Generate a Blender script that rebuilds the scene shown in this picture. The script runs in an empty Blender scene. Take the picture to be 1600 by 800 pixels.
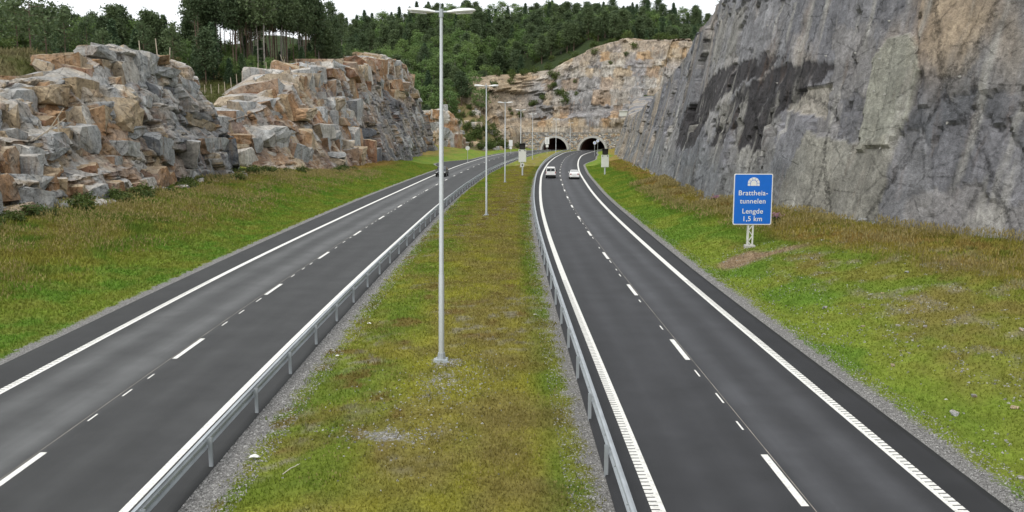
import bpy, bmesh, math, random
import numpy as np
from mathutils import Vector, Matrix
from mathutils.bvhtree import BVHTree
random.seed(7); RNG = np.random.default_rng(11)
SC = bpy.context.scene; COL = SC.collection
# ------------------------------------------------------------------ camera, sky, sun, exposure
cd = bpy.data.cameras.new('camera'); cam = bpy.data.objects.new('camera', cd); COL.objects.link(cam)
cam.location = (0, 0, 8.0); cam.rotation_euler = (math.radians(90) - math.atan(198.4/1365), 0, 0)
cd.sensor_width = 36; cd.lens = 36*1365/1600; cd.clip_start = .1; cd.clip_end = 6000
SC.camera = cam
SUN_EL, SUN_AZ = 52, 215          # degrees; azimuth clockwise from +Y, so behind the camera to the left
W = bpy.data.worlds.new('World'); SC.world = W; W.use_nodes = True
wn = W.node_tree; wn.nodes.clear()
sky = wn.nodes.new('ShaderNodeTexSky'); sky.sky_type = 'NISHITA'; sky.sun_disc = False
sky.sun_elevation = math.radians(SUN_EL); sky.sun_rotation = math.radians(SUN_AZ); sky.dust_density = 4
mx = wn.nodes.new('ShaderNodeMix'); mx.data_type = 'RGBA'; mx.inputs[0].default_value = .86
mx.inputs[7].default_value = (10.6, 10.9, 11.2, 1)      # the even white cloud cover
bg = wn.nodes.new('ShaderNodeBackground'); bg.inputs[1].default_value = .1
wo = wn.nodes.new('ShaderNodeOutputWorld')
wn.links.new(sky.outputs[0], mx.inputs[6]); wn.links.new(mx.outputs[2], bg.inputs[0]); wn.links.new(bg.outputs[0], wo.inputs[0])
sd = bpy.data.lights.new('sun', 'SUN'); sd.energy = 1.3; sd.angle = math.radians(22); sd.color = (1, .97, .92)
sun = bpy.data.objects.new('sun', sd); COL.objects.link(sun)
_e, _a = math.radians(SUN_EL), math.radians(SUN_AZ)
sun.rotation_euler = Vector((math.sin(_a)*math.cos(_e), math.cos(_a)*math.cos(_e), math.sin(_e))).to_track_quat('Z', 'Y').to_euler()
VS = SC.view_settings; VS.view_transform = 'Standard'; VS.look = 'None'; VS.exposure = 0.35; VS.gamma = 1; VS.use_curve_mapping = False

# ------------------------------------------------------------------ number helpers
def L(r, g, b):
    f = lambda v: ((v/255+.055)/1.055)**2.4 if v > 10 else v/255/12.92
    return np.array([f(r), f(g), f(b)])
def sstep(a, b, x):
    t = np.clip((x-a)/(b-a), 0, 1); return t*t*(3-2*t)
def hsh(ix, iy, iz, seed):
    h = (ix.astype(np.int64)*374761393 + iy.astype(np.int64)*668265263 + iz.astype(np.int64)*2147483647 + seed*1274126177) & 0xffffffff
    h = ((h ^ (h >> 13))*1274126177) & 0xffffffff
    h = ((h ^ (h >> 16))*2246822519) & 0xffffffff
    return ((h ^ (h >> 15)) & 0xffffff)/float(0x1000000)
def vnoise(p, seed=0):
    p = np.asarray(p, float)
    if p.shape[-1] == 2: p = np.concatenate([p, np.zeros(p.shape[:-1]+(1,))], -1)
    i = np.floor(p); f = p-i; f = f*f*(3-2*f); i = i.astype(np.int64); r = 0
    for a in (0, 1):
        for b in (0, 1):
            for c in (0, 1):
                w = (f[..., 0] if a else 1-f[..., 0])*(f[..., 1] if b else 1-f[..., 1])*(f[..., 2] if c else 1-f[..., 2])
                r = r + w*hsh(i[..., 0]+a, i[..., 1]+b, i[..., 2]+c, seed)
    return r
def fbm(p, o=4, seed=0):
    p = np.asarray(p, float); r = 0; a = 1; t = 0
    for k in range(o):
        r = r+a*vnoise(p*2**k, seed+k); t += a; a *= .5
    return r/t
def facets(p, scale, seed, jit=.9):
    """nearest jittered seed of every point: random numbers of its block, vector to the block centre, distance to the block border"""
    q = p/np.asarray(scale); c = np.floor(q).astype(np.int64); n = len(p)
    d1 = np.full(n, 9.); d2 = np.full(n, 9.); best = np.zeros((n, 3), np.int64); bs = np.zeros((n, 3))
    for a in (-1, 0, 1):
        for b in (-1, 0, 1):
            for e in (-1, 0, 1):
                cc = c+np.array([a, b, e])
                s = cc+.5+jit*(np.stack([hsh(cc[:, 0], cc[:, 1], cc[:, 2], seed+k) for k in range(3)], 1)-.5)
                d = np.abs(q-s); d = np.sqrt((d**2).sum(1))
                m = d < d1
                d2 = np.where(m, d1, np.minimum(d2, d)); d1 = np.where(m, d, d1)
                best[m] = cc[m]; bs[m] = s[m]
    r = np.stack([hsh(best[:, 0], best[:, 1], best[:, 2], seed+10+k) for k in range(6)], 1)
    return r, q-bs, d2-d1
def jit1(q, seed, salt):
    i = np.floor(q).astype(np.int64); d1 = np.full(len(q), 9.); d2 = np.full(len(q), 9.); b = i.copy(); c = np.zeros(len(q))
    for k in (-1, 0, 1):
        j = i+k; p = j+.5+.8*(hsh(j, salt, salt*0, seed)-.5); d = np.abs(q-p); m = d < d1
        d2 = np.where(m, d1, np.minimum(d2, d)); d1 = np.where(m, d, d1); b = np.where(m, j, b); c = np.where(m, p, c)
    return b, q-c, (d2-d1)*.5
def bricks(u, v, su, sv, seed, lean=.12, col=False):
    """irregular jointed blocks on a face: random numbers of the block, place in it, distance to its joint"""
    z0 = np.zeros(len(u), np.int64)
    if col:                                             # upright joints run through, ledges differ from column to column
        iu, lu, bu = jit1((u+lean*v)/su, seed, z0); iv, lv, bv = jit1(v/sv+hsh(iu, z0, z0, seed+3)*7, seed+5, iu)
        r = np.stack([hsh(iu, iv, z0, seed+20+k) for k in range(6)], 1); return r, np.stack([lu, lv, 0*lu], 1), np.minimum(bu*su, bv*sv)
    iv, lv, bv = jit1(v/sv, seed, z0); off = hsh(iv, z0, z0, seed+3)*7
    iu, lu, bu = jit1((u+lean*v)/su+off, seed+5, iv)
    r = np.stack([hsh(iu, iv, z0, seed+20+k) for k in range(6)], 1); return r, np.stack([lu, lv, 0*lu], 1), np.minimum(bu*su, bv*sv)
def curve(pts, sig=7):
    y = np.arange(-60, 480, .5); px = [a for a, b in pts]; pv = [b for a, b in pts]
    v = np.interp(y, px, pv)
    m0 = (pv[1]-pv[0])/(px[1]-px[0]); v = np.where(y < px[0], pv[0]+m0*(y-px[0]), v)
    m1 = (pv[-1]-pv[-2])/(px[-1]-px[-2]); v = np.where(y > px[-1], pv[-1]+m1*(y-px[-1]), v)
    k = np.exp(-.5*(np.arange(-60, 61)*.5/sig)**2); k /= k.sum()
    vv = np.convolve(np.pad(v, 60, mode='reflect', reflect_type='odd'), k, 'valid')
    return lambda t: np.interp(t, y, vv)
# ------------------------------------------------------------------ road alignment (x of each line as a function of y, metres)
RL = curve([(0, 3.36), (17, 3.27), (32, 3.12), (45, 2.98), (60, 2.93), (71, 2.95), (90, 3.16), (112, 3.75), (125, 4.2), (149, 5.1), (172, 6.35), (208, 8.7), (250, 12.3), (299, 17.8), (315, 20.8), (327, 23.9), (335, 26.6), (345, 30), (420, 57)])
RR = curve([(0, 9.5), (17, 9.36), (30, 9.24), (45, 9.1), (60, 9.15), (77, 9.28), (93, 9.55), (112, 10.1), (141, 11.35), (165, 12.5), (198, 14.7), (229, 17.2), (264, 20.6), (280, 22.8), (294, 25), (315, 28.8), (335, 33.2), (345, 36.5), (420, 63)])
RA0 = curve([(0, 10.65), (26, 10.58), (38, 10.42), (50, 10.4), (70, 10.65), (93, 10.95), (112, 11.5), (131, 12.35), (160, 13.6), (198, 16), (229, 18.5), (264, 21.9), (294, 26.3), (315, 30.2), (335, 34.4), (345, 37.6), (420, 64)])
LL = curve([(0, -15.2), (26, -15.57), (37, -15.84), (48, -15.98), (61, -15.86), (94, -15.15), (155, -13.5), (198, -11.5), (256, -7.3), (295, -2.2), (318, 2.7), (330, 6.5), (342, 11.2), (420, 43)])
LA0 = curve([(0, -17.1), (30, -17.5), (45, -17.85), (76, -17.85), (108, -17.3), (140, -16.2), (169, -15.1), (198, -13.1), (256, -8.9), (295, -3.8), (318, 1.1), (330, 5), (342, 9.8), (420, 41.5)])
LD = curve([(0, -11.4), (19, -11.62), (30, -11.93), (45, -12.06), (60, -12.06), (79, -11.93), (103, -11.6), (130, -10.9), (142, -10.4), (153, -9.9), (165, -9.4), (177, -8.7), (189, -8.1), (204, -7.3), (227, -5.5), (250, -3.6), (283, .1), (318, 6.3), (342, 14.9), (420, 46.5)])
GL = curve([(0, -7.0), (16, -7.2), (25, -7.42), (45, -7.5), (87, -7.1), (115, -6.4), (158, -4.6), (200, -1.6), (237, 1.9), (280, 7), (306, 11), (325, 15), (342, 19.5), (420, 51)])
RA = lambda y: RA0(y) + 3.2*sstep(196, 240, y)*(1-sstep(270, 322, y))
LA = lambda y: LA0(y) - 5.2*sstep(176, 208, y)*(1-sstep(212, 240, y))
def slope(f, y): return (f(y+1)-f(y-1))/2
# distance of the rock foot from the asphalt, and rock heights
DLB = lambda y: np.interp(y, [0, 40, 105, 118, 140, 180, 225, 262, 300, 330], [15.5, 15.5, 16.5, 17, 12, 12.5, 13.5, 15, 17, 18])
DRB = lambda y: np.interp(y, [0, 20, 35, 47, 57, 67, 83, 130, 204, 260, 300, 325, 340], [21, 20.5, 19.5, 17, 13, 10.3, 7.8, 8.6, 8.6, 9, 8, 7, 6])
TOPL = lambda y: np.interp(y, [0, 40, 60, 90, 104, 118, 135, 150, 165, 180, 235, 258, 275, 300, 330], [8, 10.5, 11, 13.5, 12.5, 9.5, 10.5, 13, 15.5, 18, 25, 24, 13, 6, 3])
TOPR = lambda y: np.interp(y, [0, 45, 70, 100, 120, 150, 170, 200, 240, 300, 340], [38, 36, 31, 24, 20.6, 15.6, 13.4, 11.5, 13, 17, 22])
PW = lambda x: 341-.45*(x-16.8)                       # plane of the portal wall
PC = ((16.9, PW(16.9)), (30.9, PW(30.9)))             # feet of the two portals
TOPP = lambda x: np.interp(x, [-30, -14, -9, -5, 2, 12, 24, 34, 52, 70, 100], [2.5, 4, 8, 21, 28, 35, 41, 43.5, 42, 41, 42])
def ground_z(x, y):
    x = np.asarray(x, float); y = np.asarray(y, float)
    dl = LA(y)-x; dr = x-RA(y)
    n1 = fbm(np.stack([x, y], -1)/3., 3, 5)-.5; n2 = fbm(np.stack([x, y], -1)/22., 3, 9)-.5
    inside = (dl < 0) & (dr < 0)
    med = np.minimum(x-GL(y), RL(y)-.95-x)
    z = np.where(inside, np.where(med > 0, -.07+.06*sstep(0, .35, med)+.10*sstep(.8, 3, med)*(1+n1), -.07), 0)
    b = DLB(y)
    zl = -.07+.06*sstep(0, .4, dl)+.14*np.clip(dl-.8, 0, 99)*np.clip((b/15.5), .8, 1.2)*sstep(.5, 6, dl)+n1*.22*sstep(1, 5, dl)
    zl = np.minimum(zl, 2.1+.35*n1+.04*dl)
    t = np.clip((dl-b-4)/10., 0, 1); far = sstep(b+26, b+60, dl); tl = TOPL(y)*(1-far)+np.interp(y, [60, 110, 200, 300], [13, 15.5, 17.5, 20])*far
    zl = zl+(tl-2.2)*t+sstep(b+4, b+16, dl)*(n2*3+n1*.7)+np.clip(dl-b-14, 0, 90)*np.interp(y, [60, 110, 200], [.08, .03, .05])
    c = DRB(y)
    zr = -.07+.06*sstep(0, .4, dr)+.2*np.clip(dr-.6, 0, 99)*sstep(.4, 4, dr)+n1*.3*sstep(1, 4, dr)
    zr = np.minimum(zr, 1.45+.45*n1+.03*dr)
    zr = np.where(dr > c+1.5, np.minimum(zr+(dr-c-1.5)/.34, TOPR(y)-.6+np.clip(dr-c-14, 0, 80)*.1+n2*3), zr)
    z = np.where(dl > 0, zl, np.where(dr > 0, zr, z))
    # the wooded hill behind the tunnel
    a = x/np.maximum(y, 60.)
    hl = 1.5+66*np.clip((y-312-np.clip(-x-40, 0, 60)*.3)/170., 0, 1)**.9
    pw = PW(x)
    tp = TOPP(x); hc = np.where(y > pw+4, np.minimum((y-pw-4)*1.15, tp-1.5)+np.maximum(0, 69-tp)*np.clip((y-pw-40)/112, 0, 1), -.07)
    k = sstep(-.05, .012, a)
    h = hl*(1-k)+hc*k
    h = h*np.interp(a, [-.25, -.17, -.1, -.03, .05, .1, .15, .21], [.84, .88, .95, 1.0, 1.0, .96, .90, .82])-np.clip(y-500, 0, 300)*.25+sstep(350, 380, y)*n2*12
    far = sstep(312, 334, y+np.where(x > 0, -(PW(x)-326), 0))
    return np.where(y > 300, np.where(k > .5, np.where(y > pw+4, np.maximum(h, np.where(dr > c+1.5, z, -9)), z), np.maximum(z, h*far)), z)

# ------------------------------------------------------------------ object helpers
def tag(o, label=None, cat=None, group=None, kind=None):
    for k, v in (('label', label), ('category', cat), ('group', group), ('kind', kind)):
        if v: o[k] = v
    return o
def mesh(name, V, Fc, smooth=False):
    me = bpy.data.meshes.new(name); V = np.asarray(V, np.float32)
    if isinstance(Fc, np.ndarray):
        n, k = Fc.shape
        me.vertices.add(len(V)); me.vertices.foreach_set('co', V.ravel())
        me.loops.add(n*k); me.loops.foreach_set('vertex_index', Fc.astype(np.int32).ravel())
        me.polygons.add(n); me.polygons.foreach_set('loop_start', np.arange(0, n*k, k, dtype=np.int32))
        me.update(calc_edges=True)
    else:
        me.from_pydata([tuple(map(float, v)) for v in V], [], Fc); me.update()
    if smooth: me.polygons.foreach_set('use_smooth', np.ones(len(me.polygons), bool))
    return me
def link(name, me, m, parent=None, loc=None, rot=None):
    o = bpy.data.objects.new(name, me); COL.objects.link(o)
    if m is not None and not me.materials: me.materials.append(m)
    if parent: o.parent = parent
    if loc is not None: o.location = loc
    if rot is not None: o.rotation_euler = rot
    return o
def empty(name, loc=(0, 0, 0), rz=0.):
    o = bpy.data.objects.new(name, None); COL.objects.link(o); o.location = loc; o.rotation_euler = (0, 0, rz); o.empty_display_size = .1
    return o
def colattr(me, name, rgb):
    a = me.attributes.new(name, 'FLOAT_COLOR', 'POINT')
    a.data.foreach_set('color', np.concatenate([rgb, np.ones((len(rgb), 1))], 1).astype(np.float32).ravel())
def fattr(me, name, v):
    a = me.attributes.new(name, 'FLOAT', 'POINT'); a.data.foreach_set('value', np.asarray(v, np.float32))
def gridf(nr, nc):
    i = np.arange(nr-1)[:, None]*nc+np.arange(nc-1)[None]; i = i.ravel()
    return np.stack([i, i+1, i+nc+1, i+nc], 1)
class MB:
    def __init__(s): s.v = []; s.f = []
    def add(s, V, Fc):
        n = len(s.v); s.v += [tuple(v) for v in V]; s.f += [tuple(i+n for i in f) for f in Fc]; return s
    def box(s, c, d, rz=0., tilt=None):
        M = tilt if tilt else Matrix.Rotation(rz, 3, 'Z')
        V = [Vector(c)+M @ Vector((sx*d[0]/2, sy*d[1]/2, sz*d[2]/2)) for sx in (-1, 1) for sy in (-1, 1) for sz in (-1, 1)]
        return s.add(V, [(0, 1, 3, 2), (4, 6, 7, 5), (0, 4, 5, 1), (2, 3, 7, 6), (0, 2, 6, 4), (1, 5, 7, 3)])
    def tube(s, P, R, n=8, cap=True):
        P = [Vector(p) for p in P]; V = []; Fc = []
        R = [float(q) for q in R] if hasattr(R, "__len__") else [float(R)]*len(P)
        for i, p in enumerate(P):
            t = (P[min(i+1, len(P)-1)]-P[max(i-1, 0)]).normalized()
            u = t.cross(Vector((0, 1, 0)) if abs(t.y) < .9 else Vector((1, 0, 0))).normalized(); w = t.cross(u)
            V += [p+R[i]*(math.cos(2*math.pi*k/n)*u+math.sin(2*math.pi*k/n)*w) for k in range(n)]
        for i in range(len(P)-1):
            for k in range(n): Fc.append((i*n+k, i*n+(k+1) % n, (i+1)*n+(k+1) % n, (i+1)*n+k))
        if cap: Fc += [tuple(range(n))[::-1], tuple(range((len(P)-1)*n, len(P)*n))]
        return s.add(V, Fc)
    def prism(s, poly, y0, y1):                     # polygon in x,z pushed along y
        n = len(poly); V = [(x, y0, z) for x, z in poly]+[(x, y1, z) for x, z in poly]
        return s.add(V, [tuple(range(n)), tuple(range(n, 2*n))[::-1]]+[(i, i+n, (i+1) % n+n, (i+1) % n) for i in range(n)])
    def me(s, name, smooth=False, bevel=0.):
        m = bpy.data.meshes.new(name); m.from_pydata(s.v, [], s.f); m.update()
        b = bmesh.new(); b.from_mesh(m); bmesh.ops.recalc_face_normals(b, faces=b.faces)
        if bevel: bmesh.ops.bevel(b, geom=[e for e in b.edges], offset=bevel, segments=1, affect='EDGES', clamp_overlap=True)
        b.to_mesh(m); b.free()
        if smooth: m.polygons.foreach_set('use_smooth', np.ones(len(m.polygons), bool)); m.set_sharp_from_angle(angle=math.radians(40))
        return m
    def obj(s, name, m, parent=None, smooth=False, bevel=0.): return link(name, s.me(name, smooth, bevel), m, parent)

# ------------------------------------------------------------------ materials
class N:
    def __init__(s, name):
        s.m = bpy.data.materials.new(name); s.m.use_nodes = True; s.t = s.m.node_tree; s.b = s.t.nodes['Principled BSDF']
    def n(s, typ, **kw):
        o = s.t.nodes.new('ShaderNode'+typ)
        for k, v in kw.items(): setattr(o, k, v)
        return o
    def l(s, a, b): s.t.links.new(a, b)
    def put(s, sock, v):
        if hasattr(v, 'is_linked') or hasattr(v, 'links'): s.l(v, sock)
        else: sock.default_value = v
    def math(s, op, a, b=0., c=None):
        o = s.n('Math', operation=op); s.put(o.inputs[0], a); s.put(o.inputs[1], b)
        if c is not None: s.put(o.inputs[2], c)
        return o.outputs[0]
    def mix(s, f, a, b, typ='MIX'):
        o = s.n('Mix', data_type='RGBA', blend_type=typ); s.put(o.inputs[0], f)
        for k, v in ((6, a), (7, b)):
            s.put(o.inputs[k], v if not isinstance(v, (np.ndarray, tuple, list)) else (float(v[0]), float(v[1]), float(v[2]), 1))
        return o.outputs[2]
    def pos(s, sc=(1, 1, 1), obj=False):
        g = s.n('TexCoord').outputs['Object'] if obj else s.n('NewGeometry').outputs['Position']
        mp = s.n('Mapping'); mp.inputs['Scale'].default_value = sc; s.l(g, mp.inputs[0]); return mp.outputs[0]
    def noise(s, vec, scale, det=4, rough=.55):
        o = s.n('TexNoise'); s.l(vec, o.inputs['Vector']); o.inputs['Scale'].default_value = scale
        o.inputs['Detail'].default_value = det; o.inputs['Roughness'].default_value = rough; return o.outputs[0]
    def vor(s, vec, scale, feat='F1', out=0):
        o = s.n('TexVoronoi', feature=feat); s.l(vec, o.inputs['Vector']); o.inputs['Scale'].default_value = scale; return o.outputs[out]
    def rng(s, v, a, b, c=0., d=1.):
        o = s.n('MapRange'); s.put(o.inputs[0], v)
        for k, x in zip((1, 2, 3, 4), (a, b, c, d)): o.inputs[k].default_value = x
        return o.outputs[0]
    def attr(s, name, fac=False):
        o = s.n('Attribute', attribute_name=name); return o.outputs['Fac' if fac else 'Color']
    def bump(s, h, st, dist):
        o = s.n('Bump'); o.inputs['Strength'].default_value = st; o.inputs['Distance'].default_value = dist; s.l(h, o.inputs['Height']); s.l(o.outputs[0], s.b.inputs['Normal'])
    def done(s, col=None, rough=.8, spec=.3, metal=0.):
        if col is not None: s.put(s.b.inputs['Base Color'], col if not isinstance(col, (np.ndarray, tuple, list)) else (float(col[0]), float(col[1]), float(col[2]), 1))
        s.put(s.b.inputs['Roughness'], rough); s.b.inputs['Specular IOR Level'].default_value = spec; s.b.inputs['Metallic'].default_value = metal
        return s.m
    def mul(s, col, v):                                  # colour times a grey value
        o = s.n('VectorMath', operation='SCALE'); s.l(col, o.inputs[0]); s.put(o.inputs['Scale'], v); return o.outputs[0]
def plain(name, col, rough=.6, spec=.4, metal=0., var=.15, scale=3.):
    k = N(name); p = k.pos(obj=True)
    c = k.n('RGB'); c.outputs[0].default_value = (*[float(x) for x in col], 1)
    return k.done(k.mul(c.outputs[0], k.rng(k.noise(p, scale, 5), .25, .75, 1-var, 1+var)), rough, spec, metal)
def m_ground():
    k = N('grassy_ground'); p = k.pos()
    f1 = k.noise(p, 9., 5, .7); f2 = k.noise(p, 1.3, 4); f3 = k.noise(p, 45., 2)
    c = k.mul(k.attr('Col'), k.math('MULTIPLY', k.rng(f1, .25, .75, .55, 1.4), k.rng(f2, .3, .7, .82, 1.18)))
    gv = k.vor(p, 38., out=1); gn = k.n('RGBToBW'); k.l(gv, gn.inputs[0])
    grav = k.mix(k.rng(gn.outputs[0], .1, .9), (.10, .097, .092), (.36, .35, .335))
    gm = k.math('ADD', k.attr('grav', True), k.math('ADD', k.math('MULTIPLY', k.math('SUBTRACT', f2, .5), .9), k.math('MULTIPLY', k.math('SUBTRACT', f1, .5), 1.1)))
    col = k.mix(k.rng(gm, .42, .58), c, grav)
    k.bump(k.math('ADD', f1, k.math('MULTIPLY', f3, .5)), .7, .12)
    return k.done(col, .95, .1)
def m_rock(name, streak=.5, crackscale=.55, patch=False, rustk=.55):
    k = N(name); p = k.pos(); ps = k.pos((1, 1, .12))
    c = k.attr('Col')
    n1 = k.noise(p, .45, 6, .65); n2 = k.noise(p, 3.2, 6, .7); n3 = k.noise(p, 14., 4, .7); st = k.noise(ps, 1.1, 6, .65)
    v = k.math('MULTIPLY', k.rng(n1, .3, .7, .72, 1.25), k.rng(n2, .28, .72, .62, 1.34))
    v = k.math('MULTIPLY', v, k.rng(n3, .25, .75, .75, 1.22))
    v = k.math('MULTIPLY', v, k.rng(st, .3, .7, 1-streak*.55, 1+streak*.45))
    cr = k.vor(k.pos((1, 1, .55)), crackscale, 'DISTANCE_TO_EDGE'); cr2 = k.vor(p, crackscale*3.1, 'DISTANCE_TO_EDGE')
    wv = k.rng(n2, .3, .7, 0, .05)
    line = k.math('MULTIPLY', k.rng(k.math('ADD', cr, wv), .012, .045, .5, 1), k.rng(k.math('ADD', cr2, wv), .012, .05, .72, 1))
    rust = k.rng(k.noise(ps, .8, 5, .7), .56, .74)
    col = k.mix(k.math('MULTIPLY', rust, rustk), k.mul(c, v), (.27, .14, .06))
    pale = k.rng(k.noise(p, 1.7, 6, .75), .62, .78)
    col = k.mix(k.math('MULTIPLY', pale, .45), col, (.46, .43, .39))
    if patch:
        big = k.noise(p, .16, 4, .6); b2 = k.noise(k.pos((1, 1, .6)), .5, 5, .7)
        col = k.mix(k.rng(k.math('ADD', big, k.math('MULTIPLY', b2, .6)), .80, .98, 0, .42), col, (.40, .375, .335))
        col = k.mix(k.math('MULTIPLY', k.rng(b2, .55, .72), .5), col, (.53, .47, .38)); col = k.mul(col, k.rng(k.noise(p, 1.1, 5, .7), .28, .45, .62, 1))
    col = k.mul(col, line)
    k.bump(k.math('ADD', k.math('ADD', n2, k.math('MULTIPLY', n3, .4)), k.math('MULTIPLY', line, .8)), .9, .22)
    return k.done(col, .88, .25)
def m_wstone():
    k = N('rubble_wall_stone'); p = k.pos(); return k.done(k.mul(k.attr('Col'), k.rng(k.noise(p, 4., 4, .7), .25, .75, .75, 1.2)), .9, .2)
def m_asphalt():
    k = N('asphalt'); p = k.pos()
    n1 = k.noise(k.pos((1, .06, 1)), 1.2, 4); n2 = k.noise(p, 60., 2, .8); n3 = k.noise(p, .5, 5, .6)
    sp = k.rng(k.vor(p, 9.), 0, .05, 1, 0); spm = k.math('MULTIPLY', sp, k.rng(k.noise(p, 2.1, 2), .58, .66))
    c = k.mul(k.attr('Col'), k.math('MULTIPLY', k.rng(n1, .3, .7, .86, 1.14), k.math('MULTIPLY', k.rng(n2, .25, .75, .55, 1.5), k.rng(n3, .3, .7, .80, 1.2))))
    k.bump(n2, .25, .02)
    return k.done(k.mix(k.math('MULTIPLY', spm, .35), c, (.3, .3, .29)), .72, .35)
def m_paint():
    k = N('road_paint'); p = k.pos()
    w = k.rng(k.math('ADD', k.noise(p, 7., 6, .75), k.math('MULTIPLY', k.noise(p, 55., 2), .25)), .40, .64, .55, 1.04)
    c = k.n('RGB'); c.outputs[0].default_value = (.74, .73, .68, 1)
    return k.done(k.mul(c.outputs[0], w), .7, .3)
def m_leaf(name, a, b, amt=.25):
    k = N(name); oi = k.n('ObjectInfo').outputs['Random']; p = k.pos()
    c = k.mix(k.math('ADD', k.math('MULTIPLY', oi, .6), k.rng(k.noise(p, .6, 3), .3, .7, 0, .4)), a, b)
    c = k.mul(c, k.rng(k.noise(p, 3.5, 2), .3, .7, .7, 1.3))
    tr = k.n('BsdfTranslucent'); k.l(c, tr.inputs[0]); ms = k.n('MixShader'); ms.inputs[0].default_value = amt
    k.done(c, .65, .25)
    k.l(k.b.outputs[0], ms.inputs[1]); k.l(tr.outputs[0], ms.inputs[2]); k.l(ms.outputs[0], k.t.nodes['Material Output'].inputs[0])
    return k.m
def m_grass():
    k = N('grass_blades'); c = k.mul(k.attr('Col'), k.rng(k.noise(k.pos(), 8., 3), .3, .7, .75, 1.25))
    tr = k.n('BsdfTranslucent'); k.l(c, tr.inputs[0]); ms = k.n('MixShader'); ms.inputs[0].default_value = .3
    k.done(c, .7, .15); k.l(k.b.outputs[0], ms.inputs[1]); k.l(tr.outputs[0], ms.inputs[2]); k.l(ms.outputs[0], k.t.nodes['Material Output'].inputs[0])
    return k.m
def m_bark(name, a, b):
    k = N(name); p = k.pos((1, 1, .3)); return k.done(k.mix(k.rng(k.noise(p, 5., 5, .7), .3, .7), a, b), .9, .1)
def m_glass(name, col=(.02, .025, .03)):
    k = N(name); return k.done(col, .08, .6)
M = dict(
    ground=m_ground(), cliff=m_rock('grey_cliff_rock', streak=.5, crackscale=.12, rustk=.16), rock=m_rock('rusty_blasted_rock', streak=.45, crackscale=.5, patch=True),
    prock=m_rock('portal_rock', streak=.9, crackscale=.22), asphalt=m_asphalt(), paint=m_paint(), grass=m_grass(),
    galv=plain('galvanised_steel', (.40, .43, .45), .5, .45, .35, .2, 1.5), pole=plain('lamp_pole_steel', (.56, .59, .60), .45, .5, .3, .06, 2.),
    lampwhite=plain('lamp_head_white', (.78, .78, .76), .4, .5, 0, .05), white=plain('white_paint', (.76, .76, .74), .35, .5, 0, .04),
    blue=plain('sign_blue', (.006, .14, .60), .4, .4, 0, .05), panel=plain('pale_grey_panel', (.62, .63, .58), .5, .4, 0, .06), dark=plain('dark_display', (.022, .018, .017), .5, .3),
    concrete=plain('concrete', (.44, .43, .40), .85, .2, 0, .2, 1.5), tunnel=plain('tunnel_lining', (.15, .075, .06), .9, .1, 0, .3, .4), tunnelfloor=plain('tunnel_road', (.04, .04, .04), .8, .2),
    wstone=m_wstone(), stone=plain('wall_stone', (.33, .30, .26), .9, .15, 0, .5, .9), mortar=plain('wall_joint', (.17, .155, .135), .95, .1),
    wood=plain('weathered_wood', (.42, .36, .28), .85, .1, 0, .25, 4.), bark=m_bark('pine_bark', (.07, .05, .04), (.22, .16, .12)), palebark=m_bark('pale_bark', (.13, .115, .10), (.34, .31, .28)),
    pine=m_leaf('pine_needles', (.062, .096, .046), (.122, .165, .070)), spruce=m_leaf('spruce_needles', (.048, .086, .044), (.082, .128, .058)),
    birch=m_leaf('birch_leaves', (.100, .175, .054), (.170, .240, .072)), shrub=m_leaf('shrub_leaves', (.05, .085, .02), (.10, .13, .03)),
    carwhite=plain('white_car_paint', (.80, .80, .78), .25, .5, 0, .02), carblack=plain('dark_car_paint', (.012, .013, .015), .2, .6, 0, .05), glass=m_glass('car_glass'),
    tyre=plain('tyre_rubber', (.018, .018, .018), .85, .2), rim=plain('wheel_rim', (.45, .45, .46), .35, .5, .6), red=plain('red_lens', (.35, .01, .01), .25, .5), lens=plain('clear_lens', (.7, .7, .68), .15, .6), black=plain('black_plastic_and_tunnel_dark', (.02, .02, .02), .6, .3),
    paper=plain('paper_scrap', (.75, .75, .72), .8, .2), stick=plain('dry_stick', (.5, .47, .38), .8, .1), plate=plain('number_plate', (.7, .7, .68), .4, .4))

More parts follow.
